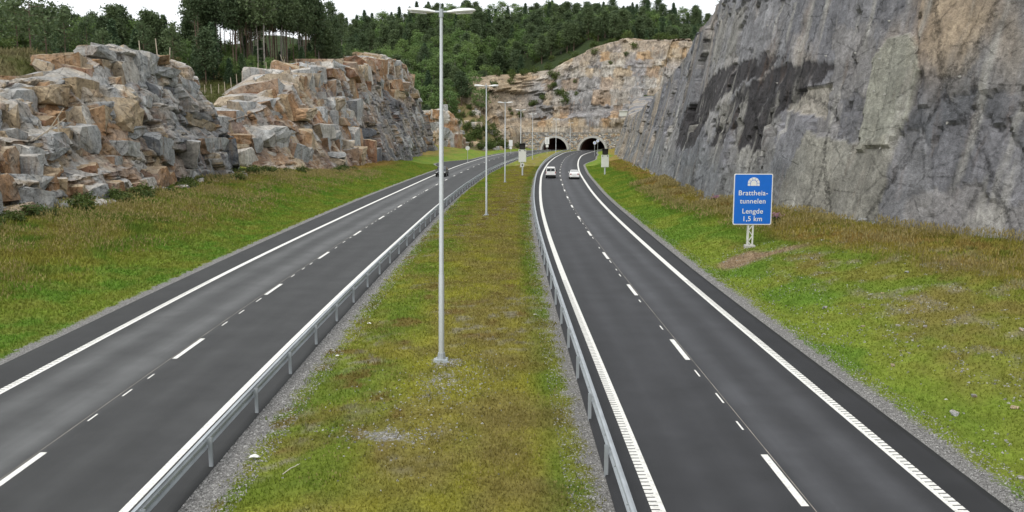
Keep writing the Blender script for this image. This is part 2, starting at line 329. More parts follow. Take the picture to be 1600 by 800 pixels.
# ------------------------------------------------------------------ ground
G_GREEN, G_LIME, G_OLIVE = np.array([.118, .212, .026]), np.array([.198, .258, .036]), np.array([.200, .194, .040])
G_YEL, G_BROWN, G_RED, G_SOIL = np.array([.255, .245, .036]), np.array([.212, .170, .052]), np.array([.275, .186, .060]), np.array([.31, .22, .15])
def lerp(a, b, t): return a*(1-t[:, None])+b*t[:, None]
def ground_col(x, y):
    """colour of the sward and how much bare gravel shows, at every point"""
    P = np.stack([x, y], -1); dl = LA(y)-x; dr = x-RA(y); n = len(x)
    a = fbm(P/np.array([2.2, 3.4]), 4, 21); b = fbm(P/np.array([.8, 1.1]), 3, 31); w = fbm(P/np.array([7., 14.]), 3, 41)
    A = sstep(.36, .62, a); B = sstep(.35, .65, b); Wd = sstep(.35, .65, w)
    mw = np.maximum(RL(y)-.95-GL(y), 1.); u = (x-GL(y))/mw                 # 0..1 across the median
    c = lerp(np.tile(G_YEL, (n, 1)), np.tile(G_OLIVE, (n, 1)), B)
    c = lerp(c, G_BROWN, np.clip(A*.38*sstep(.05, .5, u+.4*(w-.5))+.22*B*A, 0, 1))
    c = lerp(c, G_LIME*.95, np.clip((1-sstep(.12, .5, u+.35*(a-.5)))*.9, 0, 1)*(.45+.55*B))
    c = lerp(c, G_GREEN*.8, sstep(.30, .10, np.abs(u-.18))*.6*(1-A))
    c = lerp(c, G_GREEN*.75, sstep(.80, .88, u)*sstep(1., .93, u)*.75*(1-A*.5))
    c = lerp(c, G_RED*.62, sstep(.62, .74, b)*sstep(.5, .62, w)*.8)
    c = lerp(c, G_BROWN, sstep(.08, 0, np.abs(u-.70+.06*(w-.5)))*.3)
    grav = np.zeros(n); med = np.minimum(x-GL(y), RL(y)-.95-x)
    grav = np.where((dl < 0) & (dr < 0), 1.12-np.clip(x-GL(y), 0, 9)*.72*np.interp(y, [20, 60, 120], [1., 1.2, 1.6]), grav)
    grav = np.where((dl < 0) & (dr < 0), np.maximum(grav, .85-np.clip(RL(y)-.95-x, 0, 9)*.7), grav)
    for gx, gy, sx, sy, gs in ((-2.25, 26.5, 1., 2.4, .62), (-3.1, 21.8, 1.3, 1., .62), (-2.9, 27.2, .4, .5, .5), (-2.3, 29.1, .5, .5, .4)):
        grav = np.where((dl < 0) & (dr < 0), np.maximum(grav, (gs-.12+.5*(b-.5))*np.exp(-((x-gx)/sx)**2-((y-gy)/sy)**2)), grav)
    spk = sstep(.60, .72, fbm(P/np.array([.45, .45]), 3, 87))*sstep(.5, .66, w*.5+a*.5); c = lerp(c, np.array([.27, .25, .20]), spk*.7)
    c = lerp(c, G_BROWN*.75, sstep(.56, .70, fbm(P/np.array([1.4, 1.8]), 4, 88))*.5)
    # left verge
    f = DLB(y); cl = lerp(np.tile(G_LIME*.9, (n, 1)), np.tile(G_GREEN, (n, 1)), A)
    cl = lerp(cl, G_OLIVE, B*.45)
    rough = sstep(.20, .52, dl/f+.45*(w-.5)-.25*sstep(60, 100, y))
    cl = lerp(cl, lerp(np.tile(G_BROWN*1.05, (n, 1)), np.tile(G_OLIVE*1.05, (n, 1)), A), np.clip(rough*(.45+.45*B), 0, 1))
    cl = lerp(cl, G_GREEN*.62, rough*sstep(.58, .7, a)*.7)
    cl = lerp(cl, G_YEL*.85, sstep(70, 45, y)*sstep(.2, .4, dl/f)*(1-A)*.5)
    cl = lerp(cl, G_RED*1.15, sstep(125, 150, y)*sstep(300, 220, y)*sstep(.72, .85, dl/f+.2*(w-.5))*.8*(dl < f+4))
    up = sstep(f+2, f+9, dl)
    cl = lerp(cl, lerp(np.tile(np.array([.10, .11, .035]), (n, 1)), np.tile(np.array([.17, .15, .075]), (n, 1)), A), up)
    c = np.where((dl > 0)[:, None], cl, c); grav = np.where(dl > 0, np.where(dl > 0, 1.05-dl*.95, 0), grav)
    cl = lerp(cl, lerp(np.tile(np.array([.055, .06, .028]), (n, 1)), np.tile(np.array([.12, .10, .055]), (n, 1)), B), up*sstep(112, 135, y))
    grav = np.where((dl > f+3) & (y > 108) & (y < 150), .38*sstep(f+3, f+8, dl), grav)
    # right verge
    f = DRB(y); cr = lerp(np.tile(G_LIME, (n, 1)), np.tile(G_GREEN, (n, 1)), A*.9)
    mid = sstep(.10, .26, dr/f+.14*(w-.5)+.1*(b-.5))*sstep(62, 52, y)
    cr = lerp(cr, lerp(np.tile(G_OLIVE, (n, 1)), np.tile(G_LIME*.85, (n, 1)), sstep(.42, .62, a)), np.clip(B*.25+mid*.7, 0, 1))
    cr = lerp(cr, G_BROWN, mid*sstep(.50, .64, fbm(P/np.array([1.6, 2.2]), 4, 89))*.6)
    edge = np.interp(y, [0, 30, 40, 55, 75, 110, 200, 260], [.56, .48, .42, .46, .60, .62, .52, .42])
    dry = sstep(edge-.07, edge+.12, dr/f+.28*(w-.5)+.10*(b-.5))
    cr = lerp(cr, lerp(np.tile(G_RED, (n, 1)), np.tile(G_YEL, (n, 1)), A*.55), dry*.92)
    cr = lerp(cr, G_OLIVE, sstep(70, 60, y)*sstep(.60, .95, dr/f)*.55)
    cr = lerp(cr, G_GREEN*.7, sstep(.6, .72, b)*dry*.5)
    soil = .85*np.exp(-((x-13.9)/1.6)**2-((y-51.2)/2.)**2)+.6*np.exp(-((x-12.7)/1.)**2-((y-49.8)/1.6)**2)+.55*np.exp(-((x-16.5)/2.)**2-((y-50.8)/1.)**2)+.75*np.exp(-((x-22)/1.2)**2-((y-33)/2.)**2)
    cr = lerp(cr, G_SOIL, np.clip(sstep(.35, .8, soil+.5*(b-.5)), 0, 1)*.9)
    scree = sstep(.56, .66, fbm(P/np.array([.7, .9]), 4, 77))*sstep(54, 44, y)*sstep(.16, .28, dr/f)*sstep(.8, .62, dr/f)
    cr = lerp(cr, np.array([.30, .26, .19]), scree*.45)
    c = np.where((dr > 0)[:, None], cr, c)
    gw = 1.1-dr*np.interp(y, [15, 40, 90], [.95, .95, 1.3])+.3*np.exp(-((x-11.9)/.8)**2-((y-41)/2.2)**2)
    grav = np.where(dr > 0, np.maximum(gw, .62*sstep(f-1.6, f-.2, dr)*(dr < f+3)), grav)
    c = np.where(((y > 292) & (dl > 5))[:, None], lerp(np.tile(np.array([.09, .10, .03]), (n, 1)), np.tile(np.array([.22, .17, .09]), (n, 1)), B), c)
    hillf = (y > PW(x)+3) & (y > 320)
    c = np.where(hillf[:, None], np.array([.035, .05, .02]), c); grav = np.where(hillf | ((y > 310) & (dl > 2)), 0, grav)
    return np.clip(c, .004, 1), np.clip(grav, 0, 1)
xs = np.concatenate([-np.geomspace(420, 41, 34), np.arange(-40, 34.01, .36), np.geomspace(35, 420, 36)])
ys = [-40., -20, -8, 0, 5, 8]
while ys[-1] < 760:
    y = ys[-1]; ys.append(y+(.36 if y < 55 else min(.36+(y-55)*.012, 2.6) if y < 345 else 7.))
ys = np.array(ys); X, Y = np.meshgrid(xs, ys); Z = ground_z(X.ravel(), Y.ravel())
Fg = gridf(len(ys), len(xs)); cx = X.ravel()[Fg].mean(1); cy = Y.ravel()[Fg].mean(1)
keep = np.ones(len(Fg), bool)
for px, py in PC: keep &= ~((np.abs(cx-px-.4*(cy-py)) < 6) & (cy > PW(cx)+.8) & (cy < PW(cx)+12))
GV = np.stack([X.ravel(), Y.ravel(), Z], 1)
gme = mesh('ground', GV, Fg[keep], True)
gc, gg = ground_col(X.ravel(), Y.ravel()); colattr(gme, 'Col', gc); fattr(gme, 'grav', gg)
tag(link('ground', gme, M['ground']), 'grassy verges, median and hillside around the motorway', 'ground', kind='structure')

# ------------------------------------------------------------------ roads
def road(name, left, right, lanes, label, y0=-30, y1=352):
    y = np.concatenate([np.arange(y0, 200, 1.), np.arange(200, y1, 2.)]); nu = 40
    u = np.linspace(0, 1, nu); lx, rx = left(y), right(y)
    XX = lx[:, None]+(rx-lx)[:, None]*u[None]; YY = np.repeat(y[:, None], nu, 1); ZZ = np.zeros_like(XX)
    XX = np.concatenate([XX[:, :1]-.02, XX, XX[:, -1:]+.02], 1); YY = np.concatenate([YY[:, :1], YY, YY[:, -1:]], 1); ZZ = np.pad(ZZ, ((0, 0), (1, 1)), constant_values=-.12)
    me = mesh(name, np.stack([XX, YY, ZZ], -1).reshape(-1, 3), gridf(len(y), nu+2), False)
    c = lanes(XX.ravel(), YY.ravel()); colattr(me, 'Col', c)
    return tag(link(name, me, M['asphalt']), label, 'road', kind='structure')
def gau(x, m, s): return np.exp(-((x-m)/s)**2)
def lanes_l(x, y):
    d = x-LL(y); v = np.full(len(x), .052)
    v = v+.075*gau(d, .95, .55)+.092*gau(d, 2.9, .62)+.012*gau(d, 1.9, .5)+.010*gau(d, 5., .5)+.012*gau(d, 6.6, .6)
    v = np.where(d > 3.75, v*.93, v); v = v*(1-.22*sstep(.0, -.2, d)); return np.stack([v*.985, v, v*.99], 1)*.70
def lanes_r(x, y):
    d = x-RL(y); v = np.full(len(x), .042)
    v = v+.014*gau(d, .9, .4)+.014*gau(d, 2.2, .45)+.050*gau(d, 3.6, .45)+.042*gau(d, 5.2, .45)+.01*gau(d, 4.4, .5)
    rr = RR(y)-RL(y); v = v*(1-.22*sstep(rr, rr+.2, d)); v = v*(1-.22*sstep(0., -.4, d)); return np.stack([v*.96, v*.98, v*1.06], 1)*.64
road_l = road('road_left', LA, lambda y: GL(y)+.15, lanes_l, 'two lane asphalt carriageway beside the rusty rock cuttings')
road_r = road('road_right', lambda y: RL(y)-1.05, RA, lanes_r, 'two lane asphalt carriageway beside the tall grey cliff')
def strip(name, f, o0, o1, y0, y1, par, z=.004, step=1., m='paint'):
    y = np.arange(y0, y1, step); s = slope(f, y); q = 1/np.sqrt(1+s*s)
    P0 = np.stack([f(y)+o0*q, y-o0*s*q, np.full(len(y), z)], 1); P1 = np.stack([f(y)+o1*q, y-o1*s*q, np.full(len(y), z)], 1)
    V = np.stack([P0, P1], 1).reshape(-1, 3); return link(name, mesh(name, V, gridf(len(y), 2)), M[m], par)
def comb(f, o0, o1, y0, y1, par):
    y = np.arange(y0, y1, .21); s = slope(f, y); q = 1/np.sqrt(1+s*s); V = []
    for dy in (0, .165):
        for o in (o0, o1): V.append(np.stack([f(y)+o*q, y+dy-o*s*q, np.full(len(y), .006)], 1))
    V = np.stack(V, 1).reshape(-1, 3); i = np.arange(len(y))*4
    tag(link('rumble_bars', mesh('rumble_bars', V, np.stack([i, i+1, i+3, i+2], 1)), M['paint'], par), kind='stuff')
for f, par, sg in ((RL, road_r, -1), (RR, road_r, 1), (LL, road_l, -1)):
    a, b = sorted((0, sg*.11)); strip('edge_line', f, a, b, -20, 46.5, par)
    a, b = sorted((sg*.11, sg*.30)); comb(f, a, b, 5, 46, par)
    a, b = sorted((0, sg*.30)); strip('edge_line', f, a, b, 46., 350, par)
strip('edge_line', lambda y: GL(y)-.95, -.1, .1, -20, 350, road_l)
RD = lambda y: RL(y)+np.interp(y, [0, 30, 80, 250, 300], [3.05, 3.02, 3.05, 3.05, 3.3])
dash_me = MB().add([(-.085, 0, 0), (.085, 0, 0), (.085, 3, 0), (-.085, 3, 0)], [(0, 1, 2, 3)]).me('lane_dash')
thin_me = MB().add([(-.026, 0, 0), (.026, 0, 0), (.026, 1, 0), (-.026, 1, 0)], [(0, 1, 2, 3)]).me('guide_dash')
for f, par, ph, so in ((LD, road_l, 17.9, -.16), (RD, road_r, 17.75, .16)):
    strip('seam', lambda y, f=f, so=so: f(y)+so*.9, -.008, .008, -20, 200, par, .003, m='stone')
    for k in range(-3, 28):
        y = ph+12*k; link('lane_dash', dash_me, M['paint'], par, (float(f(y)), y, .005), (0, 0, -math.atan(float(f(y+3)-f(y))/3)))
        for j in range(1, 4):
            if k < 10 and not (par is road_r and j == 2 and k % 2):
                t = y+2.6+j*2.45+random.uniform(-.5, .5); sz = random.uniform(.5, 1.05)
                o = link('guide_dash', thin_me, M['paint'], par, (float(f(t))+random.uniform(-.06, .03)*(1 if so > 0 else -1), t, .007), (0, 0, -math.atan(float(slope(f, t)))))
                o.scale = (1, sz, 1)

# ------------------------------------------------------------------ guard rails
def wprofile():
    pr = [(-.006, .76), (.03, .755), (.085, .735), (.085, .675), (.02, .625), (.02, .585), (.085, .535), (.085, .475), (.03, .455), (-.006, .45)]
    return pr+[(x-.012 if 0 < i < len(pr)-1 else x-.012, z) for i, (x, z) in reversed(list(enumerate(pr)))]
def guard_rail(f, side, y0, y1, label, posts=4., step=2.):
    """side: +1 when the traffic face looks towards +x"""
    root = empty('guard_rail', (float(f(y0)), y0, 0))
    y = np.arange(y0, y1+.01, step); s = slope(f, y); q = 1/np.sqrt(1+s*s); pr = wprofile(); n = len(pr); V = np.zeros((len(y), n, 3))
    for k, (o, z) in enumerate(pr):
        o = o*side; V[:, k] = np.stack([f(y)+o*q, y-o*s*q, np.full(len(y), z)], 1)
    V = V.reshape(-1, 3)-np.array([float(f(y0)), y0, 0]); Fc = []
    for i in range(len(y)-1):
        for k in range(n): Fc.append((i*n+k, i*n+(k+1) % n, (i+1)*n+(k+1) % n, (i+1)*n+k))
    Fc += [tuple(range(n)), tuple(range((len(y)-1)*n, len(y)*n))]
    mb = MB(); mb.v = [tuple(v) for v in V]; mb.f = Fc; mb.obj('rail_beam', M['galv'], root)
    pm = MB().box((0, 0, .29), (.012, .055, .86)).box((.045, .028, .29), (.085, .006, .86)).box((.045, -.028, .29), (.085, .006, .86)).box((-.022, 0, .6), (.03, .05, .12)).me('post')
    bolt = MB().tube([(0, 0, 0), (-.03, 0, 0)], .018, 6).me('bolt')
    t = y0+1.2
    while t < y1:
        sl = float(slope(f, t)); rz = -math.atan(sl); x = float(f(t))-side*.045
        link('post', pm, M['galv'], root, (x-float(f(y0)), t-y0, 0), (0, 0, rz+(math.pi if side > 0 else 0)))
        if t < 60:
            for dy in (-1, 1): link('bolt', bolt, M['galv'], root, (float(f(t+dy))-side*.0-float(f(y0)), t+dy-y0, .605), (0, 0, 0 if side > 0 else math.pi))
        t += posts
    return tag(root, label, 'guard rail')
guard_rail(GL, -1, 6.8, 318, 'long galvanised guard rail along median edge facing the carriageway below the rusty rocks')
guard_rail(lambda y: RL(y)-.95, 1, 6.3, 322, 'long galvanised guard rail along median edge facing the carriageway below the grey cliff')
guard_rail(lambda y: RA0(y)+1.0, -1, 300, 331, 'short guard rail leading into tunnel mouth below grey cliff', 4., 2.)

# ------------------------------------------------------------------ rock faces
BV = []; PATHS = {}
def rock_face(name, path, prof, steps, nt, mat, colf, scales, label, lean=.12, col=False, seed=1, damp=None, hole=None, extra=None, saw=0., stain=None, recess=None, cat='rock face', kind='structure'):
    """sweep a profile (offset back, height) along a foot line, then break it into flat jointed blocks"""
    P = np.array(path, float); seg = np.hypot(*np.diff(P, axis=0).T); cum = np.concatenate([[0], np.cumsum(seg)]); T = cum[-1]
    s = [0.]
    while s[-1] < T:
        p = np.array([np.interp(s[-1], cum, P[:, 0]), np.interp(s[-1], cum, P[:, 1])]); s.append(s[-1]+max(steps[0], np.hypot(*p)*steps[1]))
    s = np.array(s[:-1]+[T]); px = np.interp(s, cum, P[:, 0]); py = np.interp(s, cum, P[:, 1])
    k = 5; pad = lambda a: np.convolve(np.pad(a, k, mode='edge'), np.ones(2*k+1)/(2*k+1), 'valid')
    tx, ty = np.gradient(pad(px)), np.gradient(pad(py)); l = np.hypot(tx, ty)+1e-9; nx, ny = ty/l, -tx/l           # outward, to the right of travel
    V = np.zeros((len(s), nt, 3)); Nn = np.zeros_like(V)
    for i in range(len(s)):
        pr = np.array(prof(s[i], px[i], py[i]), float); c = np.concatenate([[0], np.cumsum(np.hypot(*np.diff(pr, axis=0).T))])
        t = np.linspace(0, c[-1], nt); o = np.interp(t, c, pr[:, 0]); z = np.interp(t, c, pr[:, 1])
        V[i, :, 0] = px[i]-nx[i]*o; V[i, :, 1] = py[i]-ny[i]*o; V[i, :, 2] = z
        do, dz = np.gradient(o), np.gradient(z); ln = np.hypot(do, dz)+1e-9; hz = np.clip(dz/ln, .15, 1); up = np.clip(do/ln, 0, 1)
        Nn[i, :, 0] = nx[i]*hz; Nn[i, :, 1] = ny[i]*hz; Nn[i, :, 2] = up
    V = V.reshape(-1, 3); Nn = Nn.reshape(-1, 3); Nn[:, 2] *= .3; U = np.repeat(s, nt)
    w = (np.stack([fbm(V/1.6, 3, 300+i) for i in range(3)], 1)-.5)
    D = np.zeros(len(V)); rnd = []
    for j, (sc, amp, tilt) in enumerate(scales):
        if len(sc) == 2:
            r, dv, bd = bricks(U+w[:, 0]*sc[0]*.5, V[:, 2]+w[:, 1]*sc[1]*.5, sc[0], sc[1], seed*100+j*17, lean, col)
            D += amp*((r[:, 0]*2-1)+tilt*((r[:, 1]-.5)*dv[:, 0]+(r[:, 2]-.62)*dv[:, 1])*2-.5*sstep(.09*sc[0]**.5, 0., bd)-saw*dv[:, 0]*1.6)
        else:
            r, dv, bd = facets(V+w*min(sc)*.35, sc, seed*100+j*17)
            D += amp*(r[:, 0]*2-1)+tilt*((r[:, 1]-.5)*dv[:, 0]+(r[:, 2]-.5)*dv[:, 1]+(r[:, 3]-.5)*dv[:, 2])*2*amp
        rnd.append((r, bd))
    D += (fbm(V/.7, 3, 55)-.5)*.12
    C = colf(V, rnd)
    if damp: D *= damp(V)
    if extra: D += extra(V)
    if recess: D -= recess(V)
    Fq = gridf(len(s), nt)
    if hole: Fq = Fq[~hole(V[Fq].mean(1))]
    V = V+Nn*D[:, None]
    me = mesh(name, V, Fq[:, ::-1].copy(), True); me.set_sharp_from_angle(angle=math.radians(28))
    if stain:
        nr = np.zeros(len(V)*3, np.float32); me.vertices.foreach_get('normal', nr); C = stain(V, nr.reshape(-1, 3), C, rnd)
    colattr(me, 'Col', np.clip(C, .01, .8))
    o = tag(link(name, me, mat), label, cat, kind=kind)
    BV.append(BVHTree.FromPolygons(V.tolist(), gridf(len(s), nt).tolist())); PATHS[o.name] = (s, px, py, nx, ny)
    return o
def pick(r, pal):
    pal = np.array(pal); k = np.minimum((r*len(pal)).astype(int), len(pal)-1); return pal[k]
GREY, PALE, RUST, DRUST, TAN, SLATE, OLIV = (.36, .365, .36), (.52, .49, .44), (.34, .20, .105), (.23, .125, .08), (.47, .37, .25), (.135, .142, .155), (.30, .29, .22)
def col_left(V, rnd):
    big, med, sm = rnd[0][0], rnd[1][0], rnd[2][0]; n = len(V)
    z = V[:, 2]; y = V[:, 1]
    c = pick(med[:, 4], [GREY, RUST, PALE, RUST, GREY, TAN, DRUST, GREY, RUST, PALE])
    c2 = pick(sm[:, 4], [GREY, PALE, GREY, RUST, TAN]); c = c*.7+c2*.3
    slaty = sstep(82, 98, y+(big[:, 4]-.5)*8)*sstep(118, 108, y)*sstep(13, 9, z)  # lower far part of the outcrop is slate and grey rock
    c = lerp(c, pick(sm[:, 5], [SLATE, GREY, SLATE, (.25, .26, .27)]), slaty*.85)
    c = lerp(c, np.array(PALE), sstep(.55, .9, (z-TOPL(y)+3)/4)*.45)
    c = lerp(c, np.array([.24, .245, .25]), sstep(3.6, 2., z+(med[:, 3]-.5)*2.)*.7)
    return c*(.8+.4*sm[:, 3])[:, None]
def col_left2(V, rnd):
    big, med, sm = rnd[0][0], rnd[1][0], rnd[2][0]; z = V[:, 2]; y = V[:, 1]
    c = pick(med[:, 4], [RUST, TAN, RUST, GREY, DRUST, RUST, PALE])
    c = c*.72+pick(sm[:, 4], [GREY, TAN, RUST, PALE])*.28
    dk = sstep(150, 195, y+(big[:, 4]-.5)*50)*sstep(21, 14.5, z+(big[:, 3]-.5)*7)
    c = lerp(c, pick(med[:, 5], [SLATE, (.17, .175, .185), GREY, SLATE, (.24, .22, .19)]), dk*.9)
    return c*(.78+.4*sm[:, 3])[:, None]
def stain_left(V, nr, C, rnd):
    """iron stain on the cross joints, pale weathering on the ledges"""
    r = rnd[0][0][:, 5]*.6+rnd[1][0][:, 5]*.4
    j = sstep(.45, .8, -nr[:, 1])*sstep(.34, .42, r)*.8*sstep(2.2, 4., V[:, 2])
    C = lerp(C, pick(rnd[1][0][:, 2], [RUST, (.40, .25, .12), DRUST, RUST, (.42, .31, .17)]), j)
    return lerp(C, pick(rnd[1][0][:, 1], [PALE, GREY, (.44, .38, .30)]), sstep(.6, .85, nr[:, 2])*.75)
def fpath(f, a, b, n=40): return [(float(f(t)), float(t)) for t in np.linspace(a, b, n)]
foot_l = lambda y: LA0(y)-DLB(y)
def prof1(s, x, y):
    top = float(np.interp(y, [30, 55, 64, 72, 80, 85, 89, 103, 108, 111, 116], [9, 10.6, 11.2, 11.8, 12.6, 14.6, 16.4, 16.6, 16, 15, 14])); k = float(sstep(70, 88, y))
    A = [(-.6, 0), (0, 2.2), (.7, 4.2), (3.2, 4.7), (4., 7.2), (6.2, 7.9), (7., 10), (8.6, top-.9), (10.5, top), (13, top-.4), (20, top-3)]
    B = [(-.6, 0), (0, 2.2), (.7, 4.6), (1.3, 7), (2.6, 8.4), (3.3, 11), (4.6, 12.8), (5.4, top-.8), (7., top), (9.5, top-1.), (17, top-6)]
    return [(a[0]*(1-k)+b[0]*k, a[1]*(1-k)+b[1]*k) for a, b in zip(A, B)]
p1 = fpath(foot_l, 22, 108)+[(-34.6, 111), (-35.6, 113.5), (-38, 115.5), (-43, 117), (-52, 118)]
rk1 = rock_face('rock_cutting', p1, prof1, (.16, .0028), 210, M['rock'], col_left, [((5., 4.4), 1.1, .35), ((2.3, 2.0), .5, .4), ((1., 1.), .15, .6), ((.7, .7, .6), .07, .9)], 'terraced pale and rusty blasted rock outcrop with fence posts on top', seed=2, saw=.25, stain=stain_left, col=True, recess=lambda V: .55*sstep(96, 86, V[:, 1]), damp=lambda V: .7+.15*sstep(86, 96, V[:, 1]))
def prof2(s, x, y):
    top = float(np.interp(y, [100, 112, 120, 128, 136, 144, 150, 160, 175, 200, 235, 250, 264, 275], [8, 9, 9.8, 11.5, 13.5, 15.5, 17.2, 19, 20.6, 23.3, 27.4, 27, 24.5, 18])); k = float(sstep(138, 200, y))
    a = .42*(1-k)+.22*k
    return [(-.6, 0), (0, 1.8), (.3*a*top, .3*top), (.36*top*a+.6, .42*top), (.62*a*top+.6, .62*top), (.66*a*top+1.5, .70*top), (a*top+1, top-.8), (a*top+3.5, top), (a*top+9, top-.1), (a*top+16, top-4)]
p2 = [(-47, 99), (-42.5, 107), (-38, 115), (-34, 122.5), (-30.8, 130), (-29.2, 136)]+fpath(foot_l, 142, 262)+[(-24.4, 266), (-27, 271), (-33, 276), (-45, 280)]
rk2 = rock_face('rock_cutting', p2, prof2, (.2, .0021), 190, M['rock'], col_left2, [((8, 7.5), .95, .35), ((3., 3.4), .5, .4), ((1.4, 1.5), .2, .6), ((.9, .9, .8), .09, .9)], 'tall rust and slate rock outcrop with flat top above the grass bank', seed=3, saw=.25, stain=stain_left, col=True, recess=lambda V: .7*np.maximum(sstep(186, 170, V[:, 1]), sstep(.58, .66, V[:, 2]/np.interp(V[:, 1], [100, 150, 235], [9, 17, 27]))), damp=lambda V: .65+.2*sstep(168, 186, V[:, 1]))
def prof3(s, x, y):
    top = float(np.interp(s, [0, 5, 9, 14, 18, 30], [9, 12, 14.5, 15, 14, 10])); return [(-.6, 0), (0, 2), (.8, 6), (1.6, 11), (2.6, top-.6), (4, top), (8, top-1), (13, top-7)]
rk3 = rock_face('rock_cutting', [(-36, 292), (-28, 288), (-24.5, 287), (-20, 287.5), (-16.8, 289), (-16, 294), (-18, 303), (-26, 312)], prof3, (.3, .0022), 46, M['rock'],
    lambda V, r: pick(r[1][0][:, 4], [TAN, PALE, TAN, RUST, PALE, GREY])*(.75+.4*r[2][0][:, 3])[:, None], [((6, 5), .7, .6), ((2.6, 2.6), .4, .8), ((1.3, 1.3, 1.2), .2, .9)], 'small pale tan rock stub at foot of the wooded hill', seed=4)
# right: the tall grey cliff
foot_r = lambda y: RA0(y)+DRB(y)
def profr(s, x, y):
    t = float(TOPR(y)); e = float(np.interp(y, [20, 50, 70, 100, 150, 200, 300], [.20, .20, .20, .20, .24, .28, .3]))
    return [(-.5, -.3), (0, 1.2), (e*.35*t, .38*t), (e*.7*t, .72*t), (e*t-.4, t-.8), (e*t+1.2, t), (e*t+6, t+.4), (e*t+12, t-2)]
def sz_mask(V, poly):
    """soft inside test of a polygon given in (y, z) on the cliff face"""
    y, z = V[:, 1], V[:, 2]; ins = np.zeros(len(V), bool); n = len(poly); j = n-1
    for i in range(n):
        (a, b), (c, d) = poly[i], poly[j]
        m = ((b > z) != (d > z)); ins ^= m & (y < (c-a)*(z-b)/((d-b) if d != b else 1e-9)+a); j = i
    return ins
SEAM1 = [(74.5, 13.8), (80, 14.5), (90.2, 14.1), (104, 12.4), (111.5, 9.6), (113, 5.8), (104, 5.6), (95.5, 6.2), (92.1, 9.2), (87.5, 10.9), (80.5, 12.5)]
SEAM2 = [(65.5, 13.0), (72.5, 13.3), (78.5, 12.7), (84, 11.2), (86.6, 9.), (88.9, 6.2), (84, 6.2), (82.2, 8.1), (80.6, 6.4), (75.5, 6.1), (74.6, 8.1), (71.8, 9.7), (68.6, 11.4)]
SLAB1 = [(60.3, 13.8), (58.3, 14.2), (56.7, 12.1), (56.5, 8.1), (57.2, 7.0), (60.2, 6.6), (60.9, 10.2), (61.2, 12.8)]
SLAB2 = [(66.6, 7.8), (60.7, 7.0), (57.1, 7.5), (56.8, 4.8), (56.6, .8), (68.6, .8), (68.1, 4.6)]
SLAB3 = [(71.7, 9.4), (70.6, 11.1), (65.9, 11.3), (65.4, 8.8)]
TANP = [(57.6, 19), (53.0, 19), (52.6, 12.2), (54.7, 10.8), (56.5, 12.1)]
def warp_yz(V):
    a = fbm(V/1.3, 4, 17)-.5; b = fbm(V/1.3, 4, 18)-.5; return V+np.stack([a*0, a*2.6, b*1.8], 1)
def cliff_extra(V):
    W2 = warp_yz(V); d = -.1*(sz_mask(W2, SEAM1) | sz_mask(W2, SEAM2)); W3 = V+.3*(W2-V)
    return d+.28*sz_mask(W3, SLAB1)-.25*sz_mask(W3, SLAB3)+.16*sz_mask(W3, SLAB2)
def cliff_damp(V):
    W3 = V+.3*(warp_yz(V)-V); return np.where(sz_mask(W3, SLAB1) | sz_mask(W3, SLAB2), .3, 1.)
def col_right(V, rnd):
    big, med, sm = rnd[0][0], rnd[1][0], rnd[2][0]; y, z = V[:, 1], V[:, 2]
    B0, B1, B2 = (.20, .20, .212), (.27, .27, .275), (.145, .15, .162)
    c = pick(big[:, 4], [B0, B1, B2, (.28, .275, .265), B0])*.65+pick(med[:, 4], [B0, B1, B2, (.33, .31, .28), B0, (.26, .25, .21)])*.35
    w = fbm(V/np.array([3., 3., 12.]), 4, 91)
    c = lerp(c, np.array([.38, .30, .20]), sstep(.52, .66, w)*.32*sstep(46, 38, np.abs(y-80))*sstep(7, 14, z))
    c = lerp(c, np.array([.42, .29, .16]), sstep(.5, .64, w)*sstep(5, 1.5, np.abs(y-54-.1*z))*sstep(10, 14, z)*.35)
    W2 = warp_yz(V); W3 = V+.3*(W2-V)
    for pl, cc, k in ((SLAB1, (.31, .31, .255), .85), (SLAB2, (.30, .29, .24), .75), (SLAB3, (.40, .37, .31), .8)): c = lerp(c, np.array(cc), sz_mask(W3, pl)*k)
    c = lerp(c, np.array([.42, .34, .22]), sz_mask(W2, TANP)*.18)
    dk = (sz_mask(W2, SEAM1) | sz_mask(W2, SEAM2)).astype(float); ve = fbm(np.stack([V[:, 0]*0, V[:, 1]+V[:, 2]*.6, V[:, 2]*.25], 1)/.5, 4, 71); c = lerp(c, np.array([.05, .047, .049]), dk*sstep(.05, .4, ve)*.98)
    c = lerp(c, np.array([.20, .215, .22]), sstep(6.5, 3.5, z+(med[:, 3]-.5)*3)*.6*sstep(62, 75, y))
    c = lerp(c, np.array([.36, .30, .22]), sstep(120, 150, y)*sstep(.45, .6, w)*.7)
    ps = fbm(np.stack([V[:, 0]*0, V[:, 1]/1.1, V[:, 2]/9.], 1), 4, 33); c = lerp(c, np.array([.40, .39, .35]), sstep(.62, .72, ps)*.55)
    return c*(.84+.32*sm[:, 3])[:, None]*np.array([1.0, .995, 1.0])
pr_ = fpath(foot_r, -5, 318, 120)[::-1]
rkr = rock_face('cliff', pr_, profr, (.2, .0032), 170, M['cliff'], col_right, [((10, 12), .36, 1.1), ((4.2, 5.2), .11, 1.1), ((1.1, 1.2, 1.6), .05, 1.)], 'towering blue grey blasted cliff with dark curved seams behind the blue sign', seed=5, cat='cliff', extra=cliff_extra, damp=cliff_damp)
